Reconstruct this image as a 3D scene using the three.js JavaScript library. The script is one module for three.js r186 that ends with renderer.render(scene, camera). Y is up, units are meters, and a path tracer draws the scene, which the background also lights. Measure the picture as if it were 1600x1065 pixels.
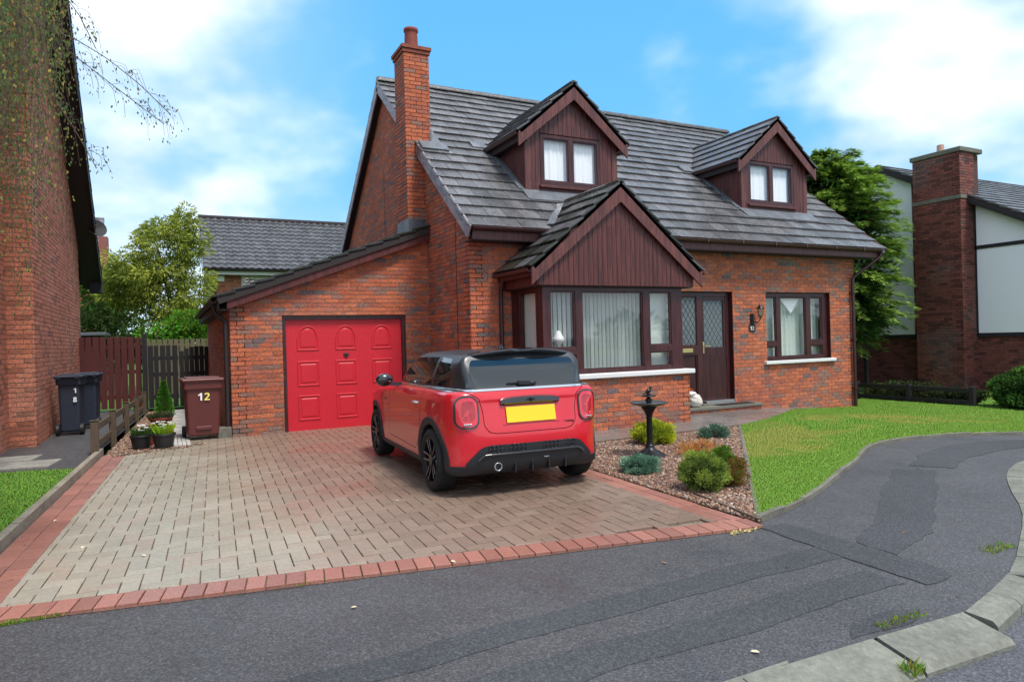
import * as THREE from 'three';
import { mergeGeometries } from 'three/addons/utils/BufferGeometryUtils.js';
import { RoundedBoxGeometry } from 'three/addons/geometries/RoundedBoxGeometry.js';
import { FontLoader } from 'three/addons/loaders/FontLoader.js';
import { TextGeometry } from 'three/addons/geometries/TextGeometry.js';

// ---------------------------------------------------------------- camera, sky, sun, exposure
const scene = new THREE.Scene();
const camera = new THREE.PerspectiveCamera(53.06, 1024 / 681, 0.05, 1200);
camera.position.set(0, 1.5, 0);
camera.up.set(0.024494, 0.99963, 0.011852);
camera.lookAt(0.451767, 1.5 - 0.000492, -0.892136);
camera.updateMatrixWorld();
const renderer = new THREE.WebGLRenderer({ antialias: true });
renderer.setSize(1024, 681);
renderer.toneMapping = THREE.LinearToneMapping;
renderer.toneMappingExposure = 1.98;
renderer.shadowMap.enabled = true;
renderer.shadowMap.type = THREE.PCFSoftShadowMap;

function rng(seed) { let a = seed >>> 0; return () => { a = (a + 0x6D2B79F5) | 0; let t = Math.imul(a ^ (a >>> 15), 1 | a); t = (t + Math.imul(t ^ (t >>> 7), 61 | t)) ^ t; return ((t ^ (t >>> 14)) >>> 0) / 4294967296; }; }
const clamp = (x, a = 0, b = 1) => Math.min(b, Math.max(a, x));
const mix = (a, b, t) => a + (b - a) * t;
const smooth = (a, b, x) => { const t = clamp((x - a) / (b - a)); return t * t * (3 - 2 * t); };
function hash3(x, y, z) { let h = Math.imul(x, 374761393) ^ Math.imul(y, 668265263) ^ Math.imul(z, 1274126177); h = Math.imul(h ^ (h >>> 13), 1274126177); return ((h ^ (h >>> 16)) >>> 0) / 4294967296; }
function noise3(x, y, z) {
  const X = Math.floor(x), Y = Math.floor(y), Z = Math.floor(z); let a = x - X, b = y - Y, c = z - Z;
  a = a * a * (3 - 2 * a); b = b * b * (3 - 2 * b); c = c * c * (3 - 2 * c);
  const L = (i, j, k) => hash3(X + i, Y + j, Z + k);
  return mix(mix(mix(L(0, 0, 0), L(1, 0, 0), a), mix(L(0, 1, 0), L(1, 1, 0), a), b), mix(mix(L(0, 0, 1), L(1, 0, 1), a), mix(L(0, 1, 1), L(1, 1, 1), a), b), c);
}
function fbm(x, y, z, o = 5) { let s = 0, w = .5, n = 0; for (let i = 0; i < o; i++) { s += w * noise3(x, y, z); n += w; w *= .5; x = x * 2.03 + 11.7; y = y * 2.03 + 3.1; z = z * 2.03 + 7.9; } return s / n; }

{ // the sky: bright blue with broken white cloud, as an equirectangular float texture
  const W = 2048, Hh = 1024, d = new Float32Array(W * Hh * 4);
  for (let j = 0; j < Hh; j++) for (let i = 0; i < W; i++) {
    const phi = ((i + .5) / W - .5) * 2 * Math.PI, th = ((j + .5) / Hh - .5) * Math.PI;
    const x = Math.cos(th) * Math.cos(phi), z = Math.cos(th) * Math.sin(phi), y = Math.sin(th);
    const az = Math.atan2(x, -z) * 180 / Math.PI, el = th * 180 / Math.PI;
    const e = clamp(el / 60);
    let r = mix(.17, .085, smooth(-.1, .7, e)), g = mix(.47, .33, smooth(-.1, .8, e)), b = mix(.76, .68, smooth(0, .9, e));
    // cloud layer seen in perspective, thicker to the left of the house and to the far right
    const k = 1 / (Math.max(y, 0) + .35);
    const q = fbm(x * k * 2.6 + 3.2, y * 2.2 + 1.3, z * k * 2.6 - 5.1, 6), q2 = fbm(x * k * 6 + 9, y * 5, z * k * 6, 5);
    let cov = .74;
    if (az > -60 && az < 100) cov = mix(.50, .74, smooth(30, 46, el)) + (1 - smooth(30, 46, el)) * (0 + .10 * (1 - smooth(5, 22, az)) * smooth(-60, -20, az) - .13 * smooth(14, 24, az) * (1 - smooth(46, 54, az)) + .085 * smooth(49, 57, az) * smooth(6, 16, el));
    const c = smooth(-.05, .30, q * .66 + q2 * .34 - (1 - cov)) * .80;
    const sh = .78 + .22 * smooth(.3, .7, q2);
    const haze = .5 * (1 - smooth(0, 14, el)) + .14 * (1 - smooth(4, 20, az)) * smooth(-70, -20, az);
    r = mix(r, .80, clamp(haze)); g = mix(g, .90, clamp(haze)); b = mix(b, .98, clamp(haze));
    r = mix(r, .93 * sh, c); g = mix(g, .97 * sh, c); b = mix(b, 1.0 * sh, c);
    if (el < 0) { const t = smooth(0, -12, el); r = mix(r, .16, t); g = mix(g, .17, t); b = mix(b, .16, t); }
    r *= .74; g *= .74; b *= .76;
    const o = (j * W + i) * 4; d[o] = r; d[o + 1] = g; d[o + 2] = b; d[o + 3] = 1;
  }
  const t = new THREE.DataTexture(d, W, Hh, THREE.RGBAFormat, THREE.FloatType);
  t.mapping = THREE.EquirectangularReflectionMapping; t.colorSpace = THREE.LinearSRGBColorSpace;
  t.magFilter = THREE.LinearFilter; t.minFilter = THREE.LinearFilter; t.wrapS = THREE.RepeatWrapping; t.needsUpdate = true;
  scene.background = t; scene.environment = t;
}
const sun = new THREE.DirectionalLight(new THREE.Color(1, .95, .88), 2.1);
sun.position.set(12, 40, 11); sun.target.position.set(6, 0, -9);
sun.castShadow = true; sun.shadow.radius = 25; sun.shadow.mapSize.set(2048, 2048);
Object.assign(sun.shadow.camera, { left: -30, right: 30, top: 30, bottom: -30, near: 1, far: 120 });
scene.add(sun, sun.target);

// ---------------------------------------------------------------- helpers
const V3 = (x, y, z) => new THREE.Vector3(x, y, z);
const names = {};
function numbered(n) { if (!(n in names)) { names[n] = 0; return n; } names[n]++; return n + '_' + String(names[n]).padStart(3, '0'); }
function tag(o, label, category, group) { o.userData.label = label; o.userData.category = category; if (group) o.userData.group = group; return o; }
function thing(name, label, category, p = [0, 0, 0], turn = 0, group) { const g = new THREE.Group(); g.name = numbered(name); g.position.set(...p); g.rotation.y = turn; scene.add(g); return tag(g, label, category, group); }
function structure(name, label) { const g = new THREE.Group(); g.name = numbered(name); scene.add(g); g.userData.kind = 'structure'; if (label) g.userData.label = label; return g; }
// add(name, geometry (or list), material, parent [, world]) : world-coordinate geometry under a thing placed at its base
function rootOffset(p) { const v = new THREE.Vector3(); while (p && p !== scene) { v.add(p.position); p = p.parent; } return v; }
function add(name, geo, mat, parent, world = true) {
  let g = Array.isArray(geo) ? merge(geo) : geo;
  if (world) { const v = rootOffset(parent); if (v.lengthSq() > 0) g.translate(-v.x, -v.y, -v.z); }
  const m = new THREE.Mesh(g, mat); m.name = parent === scene ? numbered(name) : name; m.castShadow = m.receiveShadow = true; parent.add(m); return m;
}
function merge(list) {
  const L = list.map(g => { const h = g.index ? g.toNonIndexed() : g; for (const k of Object.keys(h.attributes)) if (!['position', 'normal', 'uv', 'color'].includes(k)) h.deleteAttribute(k); return h; });
  const anyCol = L.some(g => g.attributes.color);
  for (const g of L) { const n = g.attributes.position.count; if (!g.attributes.uv) g.setAttribute('uv', new THREE.BufferAttribute(new Float32Array(n * 2), 2)); if (anyCol && !g.attributes.color) g.setAttribute('color', new THREE.BufferAttribute(new Float32Array(n * 3).fill(1), 3)); g.morphAttributes = {}; }
  return mergeGeometries(L);
}
class Buf {
  constructor() { this.p = []; this.n = []; this.u = []; this.c = []; }
  tri(a, b, c, col, uv) {
    const ux = b[0] - a[0], uy = b[1] - a[1], uz = b[2] - a[2], vx = c[0] - a[0], vy = c[1] - a[1], vz = c[2] - a[2];
    let nx = uy * vz - uz * vy, ny = uz * vx - ux * vz, nz = ux * vy - uy * vx; const l = Math.hypot(nx, ny, nz) || 1; nx /= l; ny /= l; nz /= l;
    this.p.push(...a, ...b, ...c); this.n.push(nx, ny, nz, nx, ny, nz, nx, ny, nz);
    if (col) this.c.push(...col, ...col, ...col);
    if (uv) this.u.push(...uv[0], ...uv[1], ...uv[2]); else { // box projection in metres
      const ax = Math.abs(nx), ay = Math.abs(ny), az = Math.abs(nz), f = ay > ax && ay > az ? q => [q[0], q[2]] : ax > az ? q => [q[2], q[1]] : q => [q[0], q[1]];
      this.u.push(...f(a), ...f(b), ...f(c));
    }
  }
  quad(a, b, c, d, col) { this.tri(a, b, c, col); this.tri(a, c, d, col); }
  // convex polygon of [s,t] in frame F, top at height h(s,t), bottom at height b(s,t), optional bevel
  prism(poly, F, h, b, col, bevel = 0, bottom = false) {
    const P = (q, e) => [F.o[0] + q[0] * F.u[0] + q[1] * F.v[0] + e * F.n[0], F.o[1] + q[0] * F.u[1] + q[1] * F.v[1] + e * F.n[1], F.o[2] + q[0] * F.u[2] + q[1] * F.v[2] + e * F.n[2]];
    const hf = typeof h === 'function' ? h : () => h, bf = typeof b === 'function' ? b : () => b, N = poly.length;
    let top = poly, drop = 0;
    if (bevel) { const cx = poly.reduce((s, q) => s + q[0], 0) / N, cy = poly.reduce((s, q) => s + q[1], 0) / N; let rx = 1e-6, ry = 1e-6; for (const q of poly) { rx = Math.max(rx, Math.abs(q[0] - cx)); ry = Math.max(ry, Math.abs(q[1] - cy)); } top = poly.map(q => [cx + (q[0] - cx) * Math.max(.2, 1 - bevel / rx), cy + (q[1] - cy) * Math.max(.2, 1 - bevel / ry)]); drop = bevel * .6; }
    const T = top.map(q => P(q, hf(q[0], q[1]))), M = bevel ? poly.map(q => P(q, hf(q[0], q[1]) - drop)) : T, B = poly.map(q => P(q, bf(q[0], q[1])));
    for (let i = 1; i < N - 1; i++) { this.tri(T[0], T[i], T[i + 1], col); if (bottom) this.tri(B[0], B[i + 1], B[i], col); }
    for (let i = 0; i < N; i++) { const j = (i + 1) % N; if (bevel) this.quad(M[i], M[j], T[j], T[i], col); this.quad(B[i], B[j], M[j], M[i], col); }
  }
  box(x0, y0, z0, x1, y1, z1, col) { if (x1 < x0) [x0, x1] = [x1, x0]; if (y1 < y0) [y0, y1] = [y1, y0]; if (z1 < z0) [z0, z1] = [z1, z0]; this.prism([[x0, y0], [x1, y0], [x1, y1], [x0, y1]], { o: [0, 0, 0], u: [1, 0, 0], v: [0, 1, 0], n: [0, 0, 1] }, z1, z0, col, 0, true); return this; }
  geo() {
    const g = new THREE.BufferGeometry(); g.setAttribute('position', new THREE.Float32BufferAttribute(this.p, 3)); g.setAttribute('normal', new THREE.Float32BufferAttribute(this.n, 3)); g.setAttribute('uv', new THREE.Float32BufferAttribute(this.u, 2));
    if (this.c.length) g.setAttribute('color', new THREE.Float32BufferAttribute(this.c, 3)); return g;
  }
  get empty() { return this.p.length === 0; }
}
const box = (...a) => new Buf().box(...a).geo();
function rbox(x0, y0, z0, x1, y1, z1, r = .01, seg = 2) { const g = new RoundedBoxGeometry(Math.abs(x1 - x0), Math.abs(y1 - y0), Math.abs(z1 - z0), seg, Math.min(r, Math.abs(x1 - x0) / 2.1, Math.abs(y1 - y0) / 2.1, Math.abs(z1 - z0) / 2.1)); g.translate((x0 + x1) / 2, (y0 + y1) / 2, (z0 + z1) / 2); return g; }
function tube(pts, r, seg = 8, closed = false, n) { const c = new THREE.CatmullRomCurve3(pts.map(p => V3(...p)), closed, 'catmullrom', .2); return new THREE.TubeGeometry(c, n || Math.max(2, pts.length * 4), r, seg, closed); }
function rod(a, b, r0, r1 = r0, seg = 8) { const A = V3(...a), B = V3(...b), d = B.clone().sub(A), g = new THREE.CylinderGeometry(r1, r0, d.length(), seg, 1); g.applyQuaternion(new THREE.Quaternion().setFromUnitVectors(V3(0, 1, 0), d.normalize())); g.translate((A.x + B.x) / 2, (A.y + B.y) / 2, (A.z + B.z) / 2); return g; }
function beam(a, b, w, h, up = [0, 1, 0]) { // bar of section w x h between two points
  const A = V3(...a), B = V3(...b), d = B.clone().sub(A), L = d.length(); d.normalize(); const s = d.clone().cross(V3(...up)).normalize(), t = s.clone().cross(d);
  const g = new THREE.BoxGeometry(L, h, w); g.applyMatrix4(new THREE.Matrix4().makeBasis(d, t, s)); g.translate((A.x + B.x) / 2, (A.y + B.y) / 2, (A.z + B.z) / 2); return g;
}
const clipHalf = (poly, a, b) => { // keep the left side of a->b
  const out = [], s = q => (b[0] - a[0]) * (q[1] - a[1]) - (b[1] - a[1]) * (q[0] - a[0]);
  for (let i = 0; i < poly.length; i++) { const p = poly[i], q = poly[(i + 1) % poly.length], sp = s(p), sq = s(q); if (sp >= 0) out.push(p); if ((sp > 0 && sq < 0) || (sp < 0 && sq > 0)) { const t = sp / (sp - sq); out.push([p[0] + (q[0] - p[0]) * t, p[1] + (q[1] - p[1]) * t]); } }
  return out;
};
const area = p => { let s = 0; for (let i = 0; i < p.length; i++) { const a = p[i], b = p[(i + 1) % p.length]; s += a[0] * b[1] - a[1] * b[0]; } return s / 2; };
function clipConvex(poly, hull) { for (let i = 0; i < hull.length && poly.length > 2; i++) poly = clipHalf(poly, hull[i], hull[(i + 1) % hull.length]); return poly.length > 2 && area(poly) > 1e-5 ? poly : null; }
function subtractRect(polys, [a, b, c, d]) { // rectangle s in a..c, t in b..d taken out
  const out = [];
  for (const p of polys) {
    const keep = q => { if (q.length > 2 && area(q) > 1e-5) out.push(q); };
    if (!p.some(q => q[0] > a) || !p.some(q => q[0] < c) || !p.some(q => q[1] > b) || !p.some(q => q[1] < d)) { out.push(p); continue; }
    keep(clipHalf(p, [a, 0], [a, 1])); let r = clipHalf(p, [a, 1], [a, 0]); if (r.length < 3) continue;
    keep(clipHalf(r, [c, 1], [c, 0])); r = clipHalf(r, [c, 0], [c, 1]); if (r.length < 3) continue;
    keep(clipHalf(r, [1, b], [0, b])); r = clipHalf(r, [0, b], [1, b]); if (r.length < 3) continue;
    keep(clipHalf(r, [0, d], [1, d]));
  }
  return out;
}
const frame = (o, u, v) => ({ o, u, v, n: [u[1] * v[2] - u[2] * v[1], u[2] * v[0] - u[0] * v[2], u[0] * v[1] - u[1] * v[0]] });
const frameMat = (F, e = 0) => new THREE.Matrix4().set(F.u[0], F.v[0], F.n[0], F.o[0] + e * F.n[0], F.u[1], F.v[1], F.n[1], F.o[1] + e * F.n[1], F.u[2], F.v[2], F.n[2], F.o[2] + e * F.n[2], 0, 0, 0, 1);
const font = await new FontLoader().loadAsync('fonts/droid/droid_sans_bold.typeface.json');
function text(s, size, depth = .004) { const g = new TextGeometry(s, { font, size, depth, height: depth, curveSegments: 5, bevelEnabled: false }); g.computeBoundingBox(); const b = g.boundingBox; g.translate(-(b.min.x + b.max.x) / 2, -(b.min.y + b.max.y) / 2, 0); return g; }
const lin = (r, g, b) => new THREE.Color().setRGB(r / 255, g / 255, b / 255, THREE.SRGBColorSpace);
const lc = (r, g, b) => { const c = lin(r, g, b); return [c.r, c.g, c.b]; };

// ---------------------------------------------------------------- textures (tileable value noise) and materials
function pnoise(P, seed) { const R = rng(seed), g = new Float32Array(P * P).map(() => R()); return (x, y) => { const X = Math.floor(x), Y = Math.floor(y); let a = x - X, b = y - Y; a = a * a * (3 - 2 * a); b = b * b * (3 - 2 * b); const q = (i, j) => g[(((Y + j) % P + P) % P) * P + ((X + i) % P + P) % P]; return mix(mix(q(0, 0), q(1, 0), a), mix(q(0, 1), q(1, 1), a), b); }; }
function pfbm(base, oct, seed) { const ns = []; for (let i = 0; i < oct; i++) ns.push(pnoise(base << i, seed + i * 17)); return (u, v) => { let s = 0, w = .5, t = 0; for (let i = 0; i < oct; i++) { s += w * ns[i](u * (base << i), v * (base << i)); t += w; w *= .55; } return s / t; }; }
function tex(size, fn, metres, srgb = true) {
  const d = new Uint8Array(size * size * 4);
  for (let j = 0; j < size; j++) for (let i = 0; i < size; i++) { const c = fn((i + .5) / size, (j + .5) / size), o = (j * size + i) * 4; d[o] = clamp(c[0]) * 255; d[o + 1] = clamp(c[1]) * 255; d[o + 2] = clamp(c[2]) * 255; d[o + 3] = 255; }
  const t = new THREE.DataTexture(d, size, size); t.wrapS = t.wrapT = THREE.RepeatWrapping; t.magFilter = THREE.LinearFilter; t.minFilter = THREE.LinearMipmapLinearFilter; t.generateMipmaps = true; t.colorSpace = srgb ? THREE.SRGBColorSpace : THREE.NoColorSpace; t.repeat.set(1 / metres, 1 / metres); t.needsUpdate = true; return t;
}
const grey = f => (u, v) => { const k = f(u, v); return [k, k, k]; };
const N1 = pfbm(8, 6, 5), N2 = pfbm(4, 4, 77), N3 = pfbm(64, 3, 123), N4 = pfbm(128, 2, 321);
const wn1 = pnoise(64, 9), wn2 = pnoise(128, 19), pw = (u, v) => wn1(u * 64, v * 4) * .6 + wn2(u * 128, v * 8) * .4;
const T = {
  speck: tex(512, grey((u, v) => .74 + .26 * smooth(.2, .7, N3(u, v)) * (.75 + .5 * N1(u, v))), .9),
  fine: tex(512, grey((u, v) => .86 + .14 * N3(u, v) * (.7 + .5 * N1(u, v))), .9),
  rough: tex(512, grey((u, v) => .35 + .65 * N1(u, v)), 1.3, false),
  bump: tex(512, grey((u, v) => .6 * N3(u, v) + .4 * N1(u, v)), .6, false),
  wetr: tex(512, grey((u, v) => .40 + .42 * smooth(.3, .7, N2(u, v)) * (.7 + .6 * N1(u, v) * .5)), 3.1, false),
  tar: tex(2048, (u, v) => { const a = N4(u * 3, v * 3), b = N3(u * 5, v * 5), c = N2(u, v); const st = smooth(.60, .74, a) * .40 + smooth(.62, .75, b) * .20; const k = .30 + .08 * (c - .5) + .10 * (b - .5) + st * .17 - .05 * smooth(.5, .25, a); return [k * 1.0, k * .995, k * 1.035]; }, 3.2),
  tarb: tex(1024, grey((u, v) => .5 * N4(u * 3, v * 3) + .5 * N3(u * 5, v * 5)), 3.2, false),
  wood: tex(512, grey((u, v) => .70 + .30 * smooth(.2, .8, pw(u, v))), 1.1),
  soil: tex(512, (u, v) => { const k = .32 + .35 * N1(u, v); return [k, k * .84, k * .66]; }, 1.7),
  grass: tex(1024, (u, v) => { const k = N3(u, v), c = N2(u, v); return [.22 + .16 * k + .12 * smooth(.5, .75, c), .36 + .2 * k, .10 + .06 * k]; }, 4.1),
  conc: tex(512, (u, v) => { const k = .62 + .2 * N3(u, v) + .25 * (N1(u, v) - .5); return [k, k * .985, k * .94]; }, 1.4),
  tile: tex(512, grey((u, v) => .55 + .3 * N1(u, v) + .25 * (N3(u, v) - .5)), 1.7),
};


const std = (o) => new THREE.MeshStandardMaterial(o), phy = (o) => new THREE.MeshPhysicalMaterial(o);
const M = {
  brick: std({ vertexColors: true, map: T.speck, roughness: .88, bumpMap: T.bump, bumpScale: .004 }),
  mortar: std({ color: lin(150, 128, 116), map: T.speck, roughness: .95, bumpMap: T.bump, bumpScale: .003 }),
  mortarDark: std({ color: lin(88, 66, 60), map: T.speck, roughness: .95 }),
  tile: std({ vertexColors: true, map: T.tile, roughness: .42, roughnessMap: T.rough, bumpMap: T.bump, bumpScale: .004 }),
  deck: std({ color: lin(50, 44, 44), roughness: .9 }),
  board: std({ color: lin(96, 46, 42), map: T.wood, roughness: .48, bumpMap: T.wood, bumpScale: .001 }),
  barge: std({ color: lin(108, 58, 52), map: T.wood, roughness: .45, bumpMap: T.wood, bumpScale: .001 }),
  bargeOld: std({ color: lin(156, 146, 152), map: T.wood, roughness: .5 }),
  frame: std({ color: lin(74, 34, 36), map: T.wood, roughness: .35 }),
  dark: std({ color: lin(40, 30, 32), roughness: .6 }),
  gutter: std({ color: lin(72, 44, 42), roughness: .35 }),
  pipe: std({ color: lin(58, 30, 32), roughness: .35 }),
  lead: std({ color: lin(150, 156, 164), map: T.tile, roughness: .45, metalness: .25 }),
  white: std({ color: lin(232, 232, 230), map: T.fine, roughness: .6 }),
  render: std({ color: lin(240, 241, 244), roughness: .85, bumpMap: T.bump, bumpScale: .002 }),
  glass: phy({ color: 0xffffff, transmission: 1, thickness: 0, roughness: .02, ior: 1.5, specularIntensity: 1 }),
  leaded: phy({ color: lin(110, 125, 130), transmission: .25, thickness: 0, roughness: .14, ior: 1.6, bumpMap: T.bump, bumpScale: .002 }),
  blind: std({ color: lin(196, 208, 200), roughness: .8, side: THREE.DoubleSide }),
  curtain: std({ color: lin(244, 246, 248), roughness: .9, side: THREE.DoubleSide }),
  room: std({ color: lin(90, 86, 82), roughness: .9 }),
  redDoor: std({ color: lin(212, 30, 48), map: T.fine, roughness: .45, bumpMap: T.rough, bumpScale: .0006 }),
  door: std({ color: lin(66, 32, 36), map: T.wood, roughness: .3 }),
  brass: std({ color: lin(214, 196, 130), metalness: .8, roughness: .3 }),
  steel: std({ color: lin(190, 190, 190), metalness: .9, roughness: .3 }),
  blackIron: std({ color: lin(24, 24, 26), roughness: .35, metalness: .3 }),
  paver: std({ vertexColors: true, map: T.fine, roughness: .62, roughnessMap: T.wetr, bumpMap: T.bump, bumpScale: .003 }),
  paverBed: std({ color: lin(132, 120, 104), map: T.speck, roughness: .95 }),
  tarmac: std({ map: T.tar, color: new THREE.Color(.80, .785, .75), roughness: .85, roughnessMap: T.rough, bumpMap: T.tarb, bumpScale: .006 }),
  tarmacPatch: std({ map: T.tar, color: new THREE.Color(.56, .60, .61), roughness: .8, bumpMap: T.tarb, bumpScale: .006 }),
  tarmacPale: std({ map: T.tar, color: new THREE.Color(1.12, 1.0, .98), roughness: .9, bumpMap: T.tarb, bumpScale: .005 }),
  roadM: std({ map: T.tar, color: new THREE.Color(1.1, 1.15, 1.22), roughness: .85, bumpMap: T.tarb, bumpScale: .009 }),
  soil: std({ map: T.soil, roughness: .95, bumpMap: T.bump, bumpScale: .01 }),
  turf: std({ map: T.grass, color: new THREE.Color(.62, .8, .5), roughness: .95, bumpMap: T.bump, bumpScale: .004 }),
  conc: std({ map: T.conc, color: lin(150, 150, 142), roughness: .9, bumpMap: T.bump, bumpScale: .004 }),
  kerbM: std({ map: T.conc, vertexColors: true, roughness: .85, bumpMap: T.bump, bumpScale: .005 }),
  wetPath: std({ vertexColors: true, map: T.speck, roughness: .5, roughnessMap: T.wetr, bumpMap: T.bump, bumpScale: .003 }),
  fenceOld: std({ color: lin(104, 88, 70), map: T.wood, roughness: .85, bumpMap: T.wood, bumpScale: .003 }),
  fenceRed: std({ color: lin(92, 36, 34), map: T.wood, roughness: .65, bumpMap: T.wood, bumpScale: .002 }),
  fenceDark: std({ color: lin(40, 36, 40), map: T.wood, roughness: .7, bumpMap: T.wood, bumpScale: .002 }),
  fencePale: std({ color: lin(118, 108, 82), map: T.wood, roughness: .9 }),
  leaf: phy({ vertexColors: true, roughness: 1, transmission: .3, thickness: 0, specularIntensity: .25, side: THREE.DoubleSide }),
  bark: std({ color: lin(92, 78, 64), map: T.wood, roughness: .9, bumpMap: T.bump, bumpScale: .02 }),
  stone: std({ vertexColors: false, color: 0xffffff, roughness: .75 }),
  plasticBrown: std({ color: lin(94, 44, 40), roughness: .42, bumpMap: T.rough, bumpScale: .0006 }),
  plasticBlue: std({ color: lin(42, 48, 62), roughness: .45 }),
  plasticBlack: std({ color: lin(30, 30, 33), roughness: .5 }),
  terracotta: std({ color: lin(140, 60, 44), map: T.speck, roughness: .7 }),
  potBlack: std({ color: lin(36, 38, 40), roughness: .45 }),
  whitePaint: std({ color: lin(240, 240, 238), roughness: .5 }),
  yellowPaint: std({ color: lin(232, 222, 120), roughness: .5 }),
};
// ground height: level at the drive and the bay, falling to the right of the door
const HK = []; for (let i = 0; i <= 400; i++) { const x = -100 + i * .5; HK.push(-.23 * smooth(9.6, 13.9, x)); }
function H(x) { const q = clamp((x + 100) / .5, 0, 399.999), i = Math.floor(q); return mix(HK[i], HK[i + 1], q - i); }
// a sheet over a simple polygon [x,z] following the ground at height dy
function sheet(poly, dy, skirt = false) {
  const xs = poly.map(q => q[0]), x0 = Math.min(...xs), x1 = Math.max(...xs), pos = [], uv = [], b = new Buf();
  const tris = THREE.ShapeUtils.triangulateShape(poly.map(q => new THREE.Vector2(q[0], q[1])), []);
  const cuts = [x0]; for (let x = 9.5; x <= 14; x += .5) if (x > x0 && x < x1) cuts.push(x); cuts.push(x1);
  for (const t of tris) {
    let p = t.map(i => [poly[i][0], poly[i][1]]); if (area(p) < 0) p.reverse();
    for (let k = 0; k < cuts.length - 1; k++) {
      let q = clipHalf(p, [cuts[k], 1], [cuts[k], 0]); if (q.length < 3) continue; q = clipHalf(q, [cuts[k + 1], 0], [cuts[k + 1], 1]); if (q.length < 3) continue;
      for (let i = 1; i < q.length - 1; i++) { const f = r => [r[0], H(r[0]) + dy, r[1]]; b.tri(f(q[0]), f(q[i + 1]), f(q[i])); }
    }
  }
  if (skirt) { const s = Math.sign(area(poly)); for (let i = 0; i < poly.length; i++) { let a = poly[i], c = poly[(i + 1) % poly.length]; if (s < 0) [a, c] = [c, a]; const A = [a[0], H(a[0]) + dy, a[1]], C = [c[0], H(c[0]) + dy, c[1]]; b.quad(A, C, [C[0], C[1] - dy - .004, C[2]], [A[0], A[1] - dy - .004, A[2]]); } }
  return b.geo();
}
const inside = (p, poly) => { let r = false; for (let i = 0, j = poly.length - 1; i < poly.length; j = i++) { const a = poly[i], b = poly[j]; if ((a[1] > p[1]) !== (b[1] > p[1]) && p[0] < (b[0] - a[0]) * (p[1] - a[1]) / (b[1] - a[1]) + a[0]) r = !r; } return r; };

// ---------------------------------------------------------------- ground, road, pavement, drive
const R0 = rng(20);
const frontZ = x => -4.76 + (x + 1.23) * .1733;                 // line where drive meets pavement
const leftX = z => -1.23 + (-4.76 - z) * .058, rightX = z => 4.08 + (-3.84 - z) * .058;   // sides of the drive
const lawnEdge = [[4.18, -4.0], [4.87, -4.2], [5.85, -4.64], [6.6, -5.02], [7.1, -5.27], [7.7, -5.6], [8.3, -5.83], [9.3, -5.86], [10.85, -5.42], [13, -4.7], [16, -3.4], [22, 0], [26, 4]];
const kerbBack = [[1.1, -2.24], [2.2, -2.22], [3.04, -2.19], [3.72, -2.15], [4.54, -2.36], [5.3, -2.68], [6.16, -3.09], [6.93, -3.57], [7.72, -4.0], [8.53, -4.25], [9.6, -4.2], [11.2, -3.7], [13.4, -2.6], [18, .6], [22, 5]];
const smoothLine = (pts, from, step) => { const head = pts.slice(0, from), c = new THREE.CatmullRomCurve3(pts.slice(from).map(q => V3(q[0], 0, q[1])), false, 'centripetal'), n = Math.round(c.getLength() / step); for (let i = 0; i <= n; i++) { const v = c.getPointAt(i / n); head.push([v.x, v.z]); } return head; };
const lawnEdgeS = smoothLine(lawnEdge, 0, .42), kerbBackS = smoothLine(kerbBack, 3, .42);
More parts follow.
